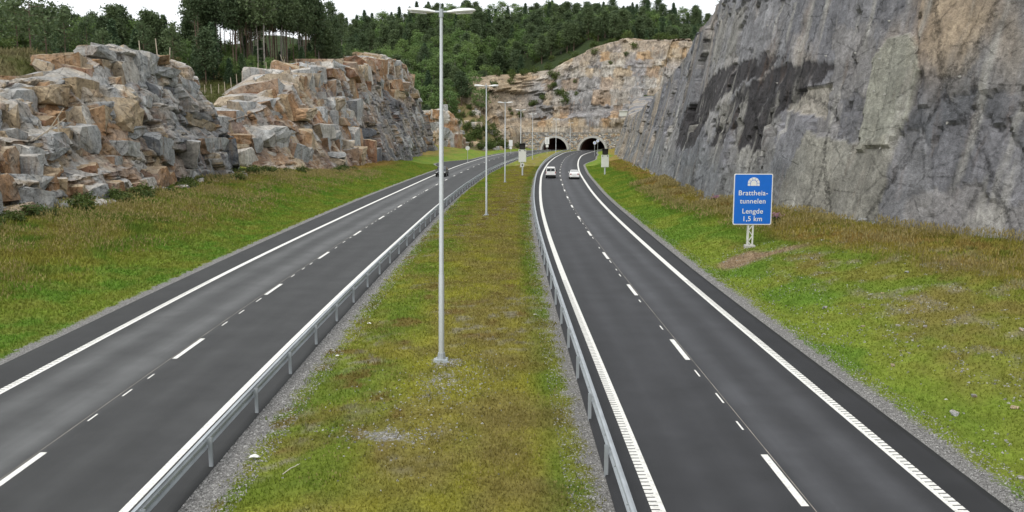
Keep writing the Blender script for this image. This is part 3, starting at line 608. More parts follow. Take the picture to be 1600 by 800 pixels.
# rock above the tunnel
def profp(s, x, y):
    t = float(TOPP(x)); q = t/43.
    return [(-.5, 0), (.3, 6.5*min(1, q*2)), (1.8, 13*q+2*(1-q)), (5.5*q+2, 15.5*q), (8*q+2, 23*q), (10.5*q+2.5, 24.5*q), (17*q+2.5, t-5*q), (20*q+3, t-.6), (24*q+3, t), (34*q+3, t+1), (46*q+3, t-4)]
def col_portal(V, rnd):
    big, med, sm = rnd[0][0], rnd[1][0], rnd[2][0]; x, z = V[:, 0], V[:, 2]; t = TOPP(x)
    c = pick(med[:, 4], [(.33, .32, .32), (.40, .36, .31), TAN, (.29, .29, .30), (.40, .27, .16), PALE, (.31, .30, .31)])
    w = fbm(V/np.array([6., 6., 14.]), 4, 12)
    band = gau(z, 24+4*(w-.5), 7.); c = lerp(c, np.array([.34, .335, .33]), band*.55)
    c = lerp(c, np.array([.29, .285, .285]), gau(z, 15.5, 1.7)*.5)
    c = lerp(c, np.array(TAN)*.95, sstep(.72, .92, z/t+.3*(w-.5))*.6)
    c = lerp(c, np.array([.42, .31, .19]), sstep(13, 10, z)*sstep(7, 9, z)*.5*(w > .45))
    c = lerp(c, np.array([.44, .40, .33]), sstep(10, 8, z)*.55)
    c = lerp(c, np.array(TAN), sstep(10, 4, x)*.45)
    return c*(.62+.36*sm[:, 3])[:, None]*np.array([1.04, 1.02, .98])
pp = [(-34, 322), (-24, 324), (-15, 329), (-7, 336), (0, 343), (4, 347.8)]+[(x, float(PW(x))+1.1) for x in np.linspace(8, 42, 20)]+[(50, 324), (62, 320), (80, 318), (100, 318)]
rkp = rock_face('rock_cutting', pp, profp, (.3, .0021), 120, M['prock'], col_portal, [((9, 8), 1.2, .7), ((3.6, 4.4), .6, .9), ((1.5, 1.5, 2.), .24, .9)], 'high ochre and grey rock face rising above the twin tunnel mouths', seed=6,
    damp=lambda V: np.where((V[:, 0] > 0) & (V[:, 0] < 46), .12+.88*sstep(7.2, 13, V[:, 2]), 1.), hole=lambda C: sum((np.abs((C[:, 0]-a)*1.0966) < 6.2) & (C[:, 2] < 6.2) for a, b in PC) > 0)
# jointed blocks standing out of the faces: each one a part of its rock
def block_mesh(seed, top, end, front, chip=.6):
    """a rough hexahedron with knocked-off corners; its upper, cross-joint and front sides weather differently"""
    r = np.random.default_rng(seed); b = bmesh.new(); J = r.uniform(-.13, .13, (8, 3)); k = 0
    for sx in (-1, 1):
        for sy in (-1, 1):
            for sz in (-1, 1):
                p = Vector((sx*.5, sy*.5, sz*.5))+Vector(J[k]); k += 1
                if r.random() < chip:
                    for ax in range(3): q = p.copy(); q[ax] *= 1-r.uniform(.25, .75); b.verts.new(q)
                else: b.verts.new(p)
    bmesh.ops.convex_hull(b, input=b.verts); bmesh.ops.delete(b, geom=[v for v in b.verts if not v.link_faces], context='VERTS')
    bmesh.ops.dissolve_limit(b, angle_limit=.12, verts=b.verts, edges=b.edges)
    bmesh.ops.triangulate(b, faces=b.faces); bmesh.ops.subdivide_edges(b, edges=[e for e in b.edges if e.calc_length() > .35], cuts=2, use_grid_fill=True); bmesh.ops.triangulate(b, faces=b.faces)
    co = np.array([v.co for v in b.verts]); q = facets(co+3.3*seed, (.33, .33, .33), seed)[0]; nz = .055*(q[:, :3]-.5)+.05*(np.stack([fbm(co*5+seed, 2, 40+k) for k in range(3)], 1)-.5)
    for v, d in zip(b.verts, nz): v.co += Vector(d)
    me = bpy.data.meshes.new('block'); b.to_mesh(me); b.free()
    C = np.ones((len(me.loops), 4), np.float32)
    for f in me.polygons:
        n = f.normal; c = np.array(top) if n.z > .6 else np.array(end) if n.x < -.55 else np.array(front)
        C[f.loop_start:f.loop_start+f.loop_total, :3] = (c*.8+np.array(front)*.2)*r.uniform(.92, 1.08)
    me.attributes.new('Col', 'FLOAT_COLOR', 'CORNER').data.foreach_set('color', C.ravel()); me.materials.append(M['rock']); return me
OCH = (.40, .31, .20); LG = (.42, .42, .405)
PALS = dict(mix=[(PALE, RUST, GREY), (LG, OCH, PALE), (PALE, GREY, LG), (TAN, RUST, TAN), (LG, LG, GREY), (PALE, OCH, OCH), (TAN, DRUST, RUST), (LG, GREY, GREY)],
    rust=[(TAN, RUST, TAN), (PALE, OCH, RUST), (TAN, DRUST, RUST), (LG, RUST, GREY), (PALE, TAN, PALE), (LG, OCH, GREY), (PALE, GREY, LG)], slate=[(GREY, SLATE, GREY), (SLATE, SLATE, SLATE), (LG, GREY, SLATE), (GREY, (.25, .23, .2), GREY)])
BLK = {k: [block_mesh(1000+97*i+j, *p) for i, p in enumerate(v) for j in range(3)] for k, v in PALS.items()}
def blocks(parent, prof, su, so, omax, zj, seed, pal, keep=lambda y, z, t: True, cap=300, grow=0.):
    """jointed columns on a plan grid, each cut by ledges into blocks"""
    S, px, py, nx, ny = PATHS[parent.name]; r = np.random.default_rng(seed); out = []; s = 0.
    while s < S[-1]:
        x0, y0 = np.interp(s, S, px), np.interp(s, S, py); f = 1+grow*max(0, np.hypot(x0, y0)-70)/70; w = su*f*float(np.clip(np.exp(r.normal()*.5), .35, 2.3)); sc = s+w/2
        if sc > S[-1]: break
        x0, y0, n0, n1 = [float(np.interp(sc, S, q)) for q in (px, py, nx, ny)]
        pr = np.array(prof(sc, x0, y0), float); o = r.uniform(-.5, .1)*so; hp = pr[0, 1]
        while o < omax*f**.5:
            d = so*f**.5*float(np.clip(np.exp(r.normal()*.4), .45, 2.)); oc = o+d*.5; h = float(np.interp(oc, pr[:, 0], pr[:, 1]))+r.uniform(-.45, .55)*zj*.35; top = pr[:, 1].max(); z1 = h; zb = max(hp-zj*.8, h-zj*3.2)
            while z1 > zb+.3:
                hh = zj*float(np.clip(np.exp(r.normal()*.55), .3, 2.4)); z0 = max(z1-hh, zb-.4); zc = (z0+z1)/2
                if keep(y0, zc, zc/top): out.append((w*(z1-z0), x0-n0*(oc+.38*d+r.uniform(-.15, .35)), y0-n1*(oc+.38*d), zc, w*1.03, d*1.5, (z1-z0)*1.02, math.atan2(n0, -n1), zc/top))
                z1 = z0
            hp = h; o += d
        s += w
    out.sort(reverse=True)
    for _, x, y, z, w, d, h, az, t in out[:cap]:
        p = BLK[pal(y, z, t, r)]; ob = link('block', p[r.integers(len(p))], None, parent, (x, y, z), (r.normal()*.08, r.normal()*.09+.04, az+r.normal()*.16)); ob.scale = (w, d, h)
    print(parent.name, len(out))
blocks(rk1, prof1, 2.0, 1.7, 11.5, 1.7, 21, lambda y, z, t, r: 'slate' if (y > 91+r.uniform(-4, 4) and t < .72 and r.random() < .85) else 'mix', lambda y, z, t: y > 44 and (y < 90 or t > .7 or hash((round(y*7), round(z*5))) % 5 < 2), 300, .5)
blocks(rk2, prof2, 2.7, 2.3, 10, 2.9, 22, lambda y, z, t, r: 'slate' if (y > 175 and t < .6) else 'rust', lambda y, z, t: (y < 178 or t > .62) and z > 1.5, 300, .35)
blocks(rk3, prof3, 3., 2., 4, 3.5, 23, lambda y, z, t, r: 'rust', cap=60)
for q in range(70):                                       # boulders on the bank beside the tunnel wall
    x, y = RNG.uniform(-27, 1), RNG.uniform(292, 346)
    if float(LA(y))-x < 5: continue
    w = RNG.uniform(.8, 3.2); ob = link('block', BLK['rust' if q % 3 else 'mix'][RNG.integers(18)], None, rkp, (x, y, float(ground_z(x, y))+w*.1), (RNG.normal()*.15, RNG.normal()*.15, RNG.uniform(0, 6))); ob.scale = (w*1.2, w, w*.8)
CP = math.atan(198.4/1365); cbv = BV[3]; bm_ = MB().tube([(0, 0, -.15), (0, 0, .04)], .075, 8).tube([(0, 0, .04), (0, 0, .14)], .035, 6).me('rock_bolt')
for u, v in ((1375, 76), (1375, 92), (1366, 143), (1383, 148), (1376, 231), (1337, 83), (1390, 33), (1302, 140), (1480, 192), (1291, 88), (1215, 130), (1160, 240), (1500, 120), (1330, 240), (1250, 60), (1200, 40), (1120, 60)):
    d = Vector(((u-800)/1365, math.cos(CP)-(v-400)/1365*math.sin(CP), -math.sin(CP)-(v-400)/1365*math.cos(CP))).normalized(); h = cbv.ray_cast(Vector((0, 0, 8)), d)
    if h[0] is not None:
        n = h[1] if h[1].dot(d) < 0 else -h[1]; ob = link('rock_bolt', bm_, M['concrete'], rkr, h[0], n.to_track_quat('Z', 'Y').to_euler())
for rr_, (xa, xb, ya, yb), nn in ((None, (-37, -30, 52, 112), 46), (None, (17, 24, 55, 70), 26)):
    for q in range(nn):
        r = RNG; y = r.uniform(ya, yb); x = float(foot_l(y))+r.uniform(-.4, 1.6) if xa < 0 else float(foot_r(y))-r.uniform(-.2, 1.0); s = r.uniform(.25, .9)*(1 if xa < 0 else .5)
        o = link('stone', BLK['mix' if xa < 0 else 'slate'][r.integers(12)], None, rk1 if xa < 0 else rkr, (x, y, float(ground_z(x, y))+s*.1), (r.uniform(-.3, .3), r.uniform(-.3, .3), r.uniform(0, 6)))
        o.scale = (s*1.3, s, s*.7)
# ------------------------------------------------------------------ tunnel portal
PX0 = 23.9; portal = empty('tunnel_portal', (PX0, float(PW(PX0)), 0), -math.atan(.45))
tag(portal, 'stone faced twin tunnel portal with two pale concrete arches', 'tunnel portal')
PCL = (-7.67, 7.67); RO = (6.0, 5.55); RI = (5.15, 4.8); WX0, WX1, WT = -21.8, 18.6, 6.75
def archz(x, R, extra=0.):
    z = 0*x-.3
    for c in PCL:
        u = (x-c)/(R[0]+extra); z = np.where(np.abs(u) < 1, np.maximum(z, (R[1]+extra)*np.sqrt(np.clip(1-u*u, 0, 1))), z)
    return z
x = np.sort(np.concatenate([np.linspace(WX0, WX1, 120)]+[c+RO[0]*.97*np.cos(np.linspace(0, math.pi, 40)) for c in PCL])); zl = archz(x, RO, -.25)
V = np.stack([np.stack([x, 0*x, zl], 1), np.stack([x, 0*x, 0*x+WT-.15], 1), np.stack([x, 0*x+1., 0*x+WT-.15], 1), np.stack([x, 0*x+1., zl], 1)], 1).reshape(-1, 3)
link('wall_backing', mesh('wall_backing', V, gridf(len(x), 4)), M['mortar'], portal)
SV, SF, SCc = [], [], []; z = -.1; r = np.random.default_rng(5)
while z < WT-.2:
    hgt = r.uniform(.30, .55); x = WX0+r.uniform(0, .4)
    while x < WX1-.2:
        w = min(r.uniform(.4, 1.25), WX1-x); cx_, cz_ = x+w/2, z+hgt/2
        if cz_ > float(archz(np.array(cx_), RO, -.02)) and cz_-hgt*.3 > float(archz(np.array(cx_), RO))-.25:
            g = .035; d = r.uniform(.06, .26); n = len(SV); cc = np.array([PALE, GREY, TAN, (.30, .27, .23), (.42, .33, .25), (.22, .21, .2)][r.integers(6)])*r.uniform(.95, 1.5)
            j = lambda: r.uniform(-.035, .035)
            for yy, q in ((.02, 0), (-d, .04)):
                for a, b in ((0, 0), (1, 0), (1, 1), (0, 1)):
                    SV.append((x+g+q+(w-2*g-2*q)*a+j(), yy, z+g+q+(hgt-2*g-2*q)*b+j())); SCc.append(cc)
            SF += [[n+4, n+5, n+6, n+7]]+[[n+a, n+(a+1) % 4, n+(a+1) % 4+4, n+a+4] for a in range(4)]
        x += w
    z += hgt
sme = mesh('wall_stones', np.array(SV), np.array(SF)); colattr(sme, 'Col', np.array(SCc)); tag(link('wall_stones', sme, M['wstone'], portal), kind='stuff')
MB().box(((WX0+WX1)/2, .3, WT-.04), (WX1-WX0+.3, 1.2, .2)).obj('coping', M['stone'], portal)
for c in PCL:
    t = np.linspace(0, math.pi, 37); ring = MB(); n = 37
    pts = [(RI, -1.3), (RO, -1.3), (RO, .5), (RI, .5)]
    V = [(c+R[0]*math.cos(a), yy, R[1]*math.sin(a)-.1) for a in t for R, yy in pts]; Fc = [(i*4+k, i*4+(k+1) % 4, (i+1)*4+(k+1) % 4, (i+1)*4+k) for i in range(n-1) for k in range(4)]
    ring.add(V, Fc+[(0, 1, 2, 3), ((n-1)*4, (n-1)*4+1, (n-1)*4+2, (n-1)*4+3)]).obj('arch_ring', M['concrete'], portal, True)
    yy = np.linspace(.4, 75, 12); V = np.array([(c+(RI[0]+.02)*math.cos(a), b, (RI[1]+.02)*math.sin(a)-.1) for b in yy for a in t])
    link('tunnel_lining', mesh('tunnel_lining', V, gridf(12, n), True), M['tunnel'], portal)
    MB().add([(c-RI[0], 75, -.1), (c+RI[0], 75, -.1), (c+RI[0], 75, 5), (c-RI[0], 75, 5)], [(0, 1, 2, 3)]).obj('tunnel_dark_sheet', M['black'], portal)  # black sheet across the bore, standing in for the darkness deeper inside
    MB().add([(c-RI[0], -2.5, -.03), (c+RI[0], -2.5, -.03), (c+RI[0], 75, -.03), (c-RI[0], 75, -.03)], [(0, 1, 2, 3)]).obj('tunnel_floor', M['tunnelfloor'], portal)
o = MB().box((0, 0, .9), (5.2, 3, 1.8)).box((0, -.1, 1.9), (5.5, 3.4, .25)).obj('concrete_block', M['panel'], None, bevel=.05)
o.location = (42.2, 325.5, 12.6); o.rotation_euler = (0, 0, -.2); tag(o, 'pale concrete block set into the rock above the tunnel wall', 'concrete block')

# ------------------------------------------------------------------ lamp posts
def luminaire_me():
    secs = [(0, .045, .045), (.12, .06, .06), (.22, .13, .085), (.5, .165, .105), (.72, .15, .09), (.87, .10, .06), (.92, .03, .02)]; V = []; Fc = []; n = 10
    for x, w, h in secs:
        for k in range(n):
            a = 2*math.pi*k/n; V.append((x, w*math.cos(a), h*math.sin(a)*(1 if math.sin(a) > 0 else .75)))
    for i in range(len(secs)-1):
        for k in range(n): Fc.append((i*n+k, i*n+(k+1) % n, (i+1)*n+(k+1) % n, (i+1)*n+k))
    return MB().add(V, Fc+[tuple(range(n)), tuple(range(n*(len(secs)-1), n*len(secs)))]).me('luminaire', True)
LUM = luminaire_me(); POLE = MB().tube([(0, 0, 0), (0, 0, 3.1), (0, 0, 3.14), (0, 0, 8.55), (0, 0, 8.6), (0, 0, 11.9)], [.098, .094, .08, .076, .058, .052], 14).me('pole', True)
BASE = MB().box((0, 0, .06), (.42, .42, .05)).tube([(0, 0, .08), (0, 0, .3)], [.15, .12], 12).box((0, 0, -.12), (.55, .55, .3)).me('base_plate')
BRK = MB().tube([(-.28, 0, 12.02), (.28, 0, 12.02)], .04, 8).tube([(0, 0, 11.85), (0, 0, 12.12)], .075, 10).tube([(-.05, 0, 12.1), (-.02, 0, 12.3)], .025, 6).me('bracket')
UND = MB().box((.55, 0, -.082), (.55, .2, .012)).me('lens')
lampl = ['tall grey double headed lamp post standing beside the bare gravel patch on the median', 'second double headed lamp post along median from bare gravel patch', 'third double headed lamp post along median, short of the pale sign box',
    'fourth double headed lamp post along median, just behind the pale sign box', 'fifth double headed lamp post along median, past the pale sign box', 'double headed lamp post on median in front of one dark tunnel mouth', 'lamp post with white heads between the two tunnel arches']
for i, (x, y, hh) in enumerate(((-2.43, 29.27, 11.8), (-2.37, 80.6, 11.9), (-1.05, 131, 11.9), (1.8, 183, 11.9), (5.4, 232, 11.9), (14, 281, 11.2), (21.6, 327, 10.3))):
    root = empty('lamp_post', (x, y, float(ground_z(x, y))), -math.atan(float(slope(RL, y)))); root.scale = (1, 1, hh/12.15); root.rotation_euler[1] = .011 if i == 0 else .004
    link('pole', POLE, M['pole'], root); link('base_plate', BASE, M['galv'], root); link('bracket', BRK, M['galv'], root)
    for s in (0, 1):
        l_ = link('luminaire', LUM, M['lampwhite'], root, (.2-.4*s if s else .2, 0, 12.02), (0, -.07, math.pi*s)); link('lens', UND, M['lens'], l_)
    tag(root, lampl[i], 'lamp post', 'double headed lamp posts along the median')

# ------------------------------------------------------------------ signs
def text(body, size, x, z, m, parent, y=-.012, bold=.004):
    cu = bpy.data.curves.new('lettering', 'FONT'); cu.body = body; cu.size = size; cu.align_x = 'CENTER'; cu.extrude = .002; cu.offset = bold; cu.space_character = 1.05
    o = bpy.data.objects.new('tmp', cu); COL.objects.link(o); bpy.context.view_layer.update()
    me = bpy.data.meshes.new_from_object(o.evaluated_get(bpy.context.evaluated_depsgraph_get())); bpy.data.objects.remove(o)
    me.materials.clear(); return link('lettering', me, m, parent, (x, y, z), (math.pi/2, 0, 0))
def rrect(w, h, r, n=5):
    P = []
    for cx, cz, a0 in ((w/2-r, h/2-r, 0), (-w/2+r, h/2-r, 90), (-w/2+r, -h/2+r, 180), (w/2-r, -h/2+r, 270)):
        P += [(cx+r*math.cos(math.radians(a0+90*k/n)), cz+r*math.sin(math.radians(a0+90*k/n))) for k in range(n+1)]
    return P
sx_, sy_ = 14.75, 53.6; sz_ = float(ground_z(sx_, sy_)); zb = 1.42; Wd, Ht = 2.36, 3.14
sign = empty('road_sign', (sx_, sy_, sz_), -.03); tag(sign, 'large blue road sign with white tunnel symbol and white lettering', 'road sign')
MB().prism(rrect(Wd, Ht, .1), -.0, .04).obj('panel', M['white'], sign).location = (.04, 0, zb+Ht/2)
MB().prism(rrect(Wd-.11, Ht-.11, .08), -.005, .02).obj('face', M['blue'], sign).location = (.04, 0, zb+Ht/2)
def arc(r0, r1, a0, a1, n=8):
    A = [math.radians(a0+(a1-a0)*k/n) for k in range(n+1)]
    return [(r1*math.cos(a), r1*math.sin(a)) for a in A]+[(r0*math.cos(a), r0*math.sin(a)) for a in reversed(A)]
sym = MB()
for a0, a1 in ((2, 33), (37, 68), (72, 108), (112, 143), (147, 178)): sym.prism(arc(.21, .36, a0, a1), -.012, -.004)
for s in (-1, 1): sym.prism([(s*.21, -.16), (s*.36, -.16), (s*.36, -.012), (s*.21, -.012)], -.012, -.004)
sym.prism([(-.18, -.16), (.18, -.16)]+arc(0, .18, 0, 180, 12)[:13], -.012, -.004)
o = sym.obj('tunnel_symbol', M['white'], sign); o.location = (.06, 0, zb+Ht-.58)
for tx, tz, sz2 in (('Brattheia-', 1.86, .43), ('tunnelen', 1.36, .43), ('Lengde', .74, .43), ('1,5 km', .27, .43)): text(tx, sz2, .05, zb+tz-.04, M['white'], sign)
pst = MB()
for s in (-1, 1): pst.tube([(s*.13, .08, -.5), (s*.17, .08, zb+Ht-.2)], .058, 8)
for s in (-1, 1): pst.tube([(s*.17, .3, -.5), (s*.17, .3, zb+Ht-.2)], .022, 6)
for k in range(14):
    z0 = -.3+k*.34; s = 1 if k % 2 else -1; pst.tube([(s*.13, .08, z0), (-s*.13, .08, z0+.34)], .036, 6); pst.tube([(s*.17, .08, z0), (s*.17, .3, z0+.34)], .012, 5)
pst.obj('lattice_post', M['panel'], sign); MB().box((0, .18, -.15), (.62, .55, .6)).obj('footing', M['concrete'], sign, bevel=.03)
for z0 in (zb+.5, zb+Ht-.5): MB().box((.04, .055, z0), (Wd-.3, .03, .07)).obj('bracket', M['galv'], sign)
def signal(x, y, z, rz, label, ph, pt, small):
    root = empty('signal_sign', (x, y, z), rz); tag(root, label, 'signal sign', 'tunnel signal boxes beside the carriageway')
    MB().tube([(0, .16, -.4), (0, .16, pt+1.)], .14, 10).obj('post', M['pole'], root, True)
    MB().box((0, 0, pt-ph/2), (1.3, .16, ph)).obj('panel', M['panel'], root, bevel=.03)
    d = MB().box((0, 0, pt+.54), (.98, .3, 1.0)).obj('display', M['dark'], root, bevel=.02)
    MB().box((0, -.26, pt+1.03), (1.0, .34, .03)).box((.49, -.22, pt+.75), (.03, .26, .55)).box((-.49, -.22, pt+.75), (.03, .26, .55)).obj('hood', M['dark'], d)
    for s in (-1, 1): MB().tube([(s*.42, -.06, pt-.18), (s*.42, -.16, pt-.18)], [.085, .09], 12).obj('beacon', M['dark'], root)
    if small: MB().prism(rrect(.62, .62, .04), -.0, .03).obj('small_plate', M['panel'], root).location = (0, 0, pt-ph-.5); MB().box((0, -.02, pt-ph-.5), (.22, .03, .28)).obj('plate_mark', M['dark'], root)
signal(1.78, 150.5, float(ground_z(1.78, 150.5)), -.06, 'pale signal panel with dark display box standing in grassy median', 2.15, 4.45, True)
xs2 = 15.9; ys2 = 150; signal(xs2, ys2, float(ground_z(xs2, ys2)), -.06, 'pale signal panel with dark display box on bright green verge below cliff', 2.1, 3.35, False)
def small_sign(name, x, y, hgt, w, h, m, label, rnd=False, mark=None, rz=0., z=None):
    root = empty(name, (x, y, float(ground_z(x, y)) if z is None else z), rz); tag(root, label, 'sign')
    MB().tube([(0, .05, -.4), (0, .05, hgt)], .05, 8).obj('post', M['pole'], root, True)
    poly = [(w/2*math.cos(2*math.pi*k/24), w/2*math.sin(2*math.pi*k/24)) for k in range(24)] if rnd else rrect(w, h, .06)
    MB().prism(poly, -.02, .02).obj('panel', m, root).location = (0, 0, hgt-h/2)
    if mark: MB().prism([(a*.72, b*.72) for a, b in poly], -.03, -.022).obj('face', mark, root).location = (0, 0, hgt-h/2)
    return root
small_sign('round_sign', -10.8, 209+5, 4.0, 1.05, 1.05, M['panel'], 'pale round sign seen from behind beside the lay-by', True)
o = small_sign('tall_white_sign', 11.2, 281, 5.3, 1.35, 2.2, M['white'], 'tall white sign standing in front of a dark tunnel mouth'); MB().prism(rrect(.85, .8, .05), -.02, .02).obj('small_plate', M['white'], o).location = (0, 0, 2.55); MB().prism([(-.2, -.6), (.2, -.6), (.2, .5), (-.2, .5)], -.03, -.021).obj('mark', M['pole'], o).location = (0, 0, 4.2)
o = small_sign('white_sign', -.4, 283, 4.6, 1.2, 2., M['white'], 'white sign board at edge of carriageway below scrubby bank'); MB().prism(rrect(.8, .8, .05), -.02, .02).obj('small_plate', M['white'], o).location = (0, 0, 2.1)
small_sign('round_sign', 24.6, 262, 4.5, 1.0, 1.0, M['white'], 'round blue and white sign on taller post by tunnel guard rail', True, plain('pale_sign_blue', (.45, .52, .78), .5))
small_sign('round_sign', 29.2, 300, 4.6, 1.1, 1.1, M['white'], 'round blue and white sign close to the tunnel arch below the cliff', True, plain('pale_sign_lilac', (.5, .54, .75), .5))

# ------------------------------------------------------------------ vehicles (length along +y, rear at y = 0)
def loft(secs, n=4):
    """rounded cross-sections: (y, z0, z1, half width at bottom, half width at top, rounding)"""
    V = []; Fc = []
    for y, z0, z1, w0, w1, rd in secs:
        ring = [(w0-rd, z0), (w0, z0+rd), (w0+(w1-w0)*.5, (z0+z1)/2), (w1, z1-rd), (w1-rd, z1)]
        V += [(a, y, b) for a, b in ring]+[(-a, y, b) for a, b in reversed(ring)]
    m = 10
    for i in range(len(secs)-1):
        for k in range(m): Fc.append((i*m+k, i*m+(k+1) % m, (i+1)*m+(k+1) % m, (i+1)*m+k))
    return MB().add(V, Fc+[tuple(range(m)), tuple(range((len(secs)-1)*m, len(secs)*m))])
def wheel(parent, x, y, r):
    w = MB().tube([(x-.1, y, r), (x+.1, y, r)], r, 18).obj('wheel', M['tyre'], parent, bevel=.02); MB().tube([(x-.105, y, r), (x+.105, y, r)], r*.62, 14).obj('rim', M['rim'], w)
def quad(name, P, m, parent): return MB().add(P, [(0, 1, 2, 3)]).obj(name, m, parent)
def car(kind, loc, rz, label, paint, name):
    c = empty(name, loc, rz); tag(c, label, 'car' if kind != 'van' else 'van'); p = M[paint]
    if kind == 'van':
        Lg, hw = 4.1, .82
        loft([(0, .35, 1.05, .76, .78, .06), (.1, .28, 1.1, .82, .82, .08), (3.0, .28, 1.1, .82, .82, .08), (3.7, .3, .98, .8, .78, .12), (4.08, .34, .8, .7, .68, .12)]).obj('body', p, c, True)
        loft([(.04, 1.05, 1.72, .78, .70, .06), (.12, 1.05, 1.8, .80, .70, .1), (2.4, 1.05, 1.82, .80, .70, .1), (3.15, 1.04, 1.25, .78, .66, .06)]).obj('cabin', p, c, True)
        for s in (-1, 1):
            quad('rear_window', [(s*.05, .02, 1.16), (s*.66, .02, 1.16), (s*.60, .03, 1.62), (s*.05, .03, 1.62)], M['glass'], c)
            quad('side_window', [(s*.815, .4, 1.15), (s*.815, 2.5, 1.15), (s*.755, 2.3, 1.6), (s*.755, .4, 1.6)], M['glass'], c)
            MB().box((s*.76, .03, .95), (.09, .08, .32)).obj('tail_light', M['red'], c); MB().box((s*.9, 2.75, 1.15), (.16, .1, .2)).obj('mirror', M['black'], c)
        MB().box((0, .0, .42), (1.62, .14, .26)).obj('bumper', M['black'], c, bevel=.03); MB().box((-.2, .02, .85), (.5, .02, .11)).obj('plate', M['black'], c)
        MB().box((.0, .015, 1.2), (.03, .02, 1.1)).obj('door_gap', M['black'], c); quad('windscreen', [(-.7, 3.08, 1.12), (.7, 3.08, 1.12), (.6, 2.55, 1.72), (-.6, 2.55, 1.72)], M['glass'], c); wb = (.75, 3.3)
    else:
        sed = kind == 'sedan'; Lg = 4.4 if sed else 3.9
        if sed:
            loft([(0, .4, .92, .70, .70, .06), (.12, .28, .98, .79, .77, .09), (1.0, .26, .99, .82, .79, .1), (3.2, .26, .95, .82, .79, .1), (4.1, .28, .82, .78, .74, .1), (4.38, .36, .68, .66, .64, .08)]).obj('body', p, c, True)
            loft([(.72, .94, 1.0, .74, .70, .02), (1.28, .94, 1.37, .75, .58, .05), (2.4, .94, 1.40, .75, .58, .06), (3.25, .93, .98, .72, .66, .02)]).obj('cabin', p, c, True)
            quad('rear_window', [(-.64, .80, 1.04), (.64, .80, 1.04), (.53, 1.2, 1.33), (-.53, 1.2, 1.33)], M['glass'], c); quad('windscreen', [(-.64, 3.2, 1.0), (.64, 3.2, 1.0), (.53, 2.5, 1.37), (-.53, 2.5, 1.37)], M['glass'], c)
            side = [(1.05, 1.02), (3.0, 1.0), (2.45, 1.33), (1.4, 1.33)]; wb = (.85, 3.45)
        else:
            loft([(0, .4, .95, .68, .68, .06), (.15, .28, 1.02, .79, .77, .09), (2.6, .26, 1.0, .80, .77, .1), (3.5, .28, .88, .77, .72, .12), (3.88, .36, .7, .64, .62, .1)]).obj('body', p, c, True)
            loft([(.1, .98, 1.06, .72, .66, .03), (.5, .98, 1.42, .75, .58, .06), (1.9, .98, 1.46, .75, .58, .06), (2.95, .96, 1.02, .72, .64, .02)]).obj('cabin', p, c, True)
            quad('rear_window', [(-.58, .16, 1.08), (.58, .16, 1.08), (.5, .44, 1.38), (-.5, .44, 1.38)], M['glass'], c); quad('windscreen', [(-.64, 2.92, 1.05), (.64, 2.92, 1.05), (.53, 2.0, 1.43), (-.53, 2.0, 1.43)], M['glass'], c)
            side = [(.4, 1.05), (2.7, 1.04), (1.95, 1.38), (.62, 1.38)]; wb = (.7, 3.1)
        for s in (-1, 1):
            quad('side_window', [(s*(.765 if b < 1.2 else .635), a, b) for a, b in side], M['glass'], c)
            MB().box((s*.6, .03, .82), (.3, .1, .14)).obj('tail_light', M['red'], c, bevel=.02); MB().box((s*.54, Lg-.12, .68), (.34, .14, .15)).obj('headlight', M['lens'], c, bevel=.03); MB().box((s*.86, Lg-1.35, 1.0), (.14, .08, .12)).obj('mirror', p, c)
        MB().box((0, .0, .45), (1.5, .12, .2)).obj('bumper', p, c, bevel=.03); MB().box((0, -.065, .6), (.5, .015, .11)).obj('plate', M['plate'], c); MB().box((0, Lg-.02, .44), (1.1, .08, .14)).obj('grille', M['black'], c); MB().box((0, Lg+.03, .5), (.5, .015, .11)).obj('plate', M['plate'], c)
    for s in (-1, 1):
        for yw in wb: wheel(c, s*.72, yw, .3)
    MB().box((0, Lg/2, .26), (1.4, Lg*.86, .12)).obj('underbody', M['black'], c)
    return c
def hd(f, y): return -math.atan(float(slope(f, y)))
car('van', (6.35, 143.5, .004), hd(RL, 145), 'white box van driving away beside the double white sedan lane', 'carwhite', 'white_van')['label'] = 'small white van with twin rear windows driving towards the tunnel'
car('sedan', (10.05, 141, .004), hd(RL, 143), 'white sedan with dark rear window driving towards the tunnel', 'carwhite', 'white_sedan')
car('hatch', (-11.85, 152, .004), hd(LD, 149)+math.pi, 'dark hatchback with pale bonnet glare approaching behind the lamp post', 'carblack', 'dark_hatchback').scale = (1.12, 1.12, 1.12)
bpy.data.objects['dark_hatchback']['label'] = 'dark hatchback driving away from the tunnel, partly behind the lamp post'

# ------------------------------------------------------------------ fences
def drop(x, y, zmax=80.):
    z = float(ground_z(x, y))
    for b in BV:
        h = b.ray_cast(Vector((x, y, zmax)), Vector((0, 0, -1)))
        if h[0] is not None: z = max(z, h[0].z)
    return z
def pxy(u, D): return (u-800)/1365*D
PME = MB().tube([(0, 0, -.5), (0, 0, 1.9)], [.065, .055], 7).me('post', True); RME = MB().tube([(0, 0, 0), (0, 0, 2.9)], [.05, .04], 6).me('rail', True)
def fence(spots, label, lean=()):
    root = empty('fence', (spots[0][0], spots[0][1], 0)); tag(root, label, 'fence')
    for k, (x, y) in enumerate(spots): link('post', PME, M['wood'], root, (x-spots[0][0], y-spots[0][1], drop(x, y)-.1), (random.uniform(-.05, .05), random.uniform(-.07, .07), 0))
    for x, y, ang in lean: link('brace', RME, M['wood'], root, (x-spots[0][0], y-spots[0][1], drop(x, y)), (0, ang, 0))
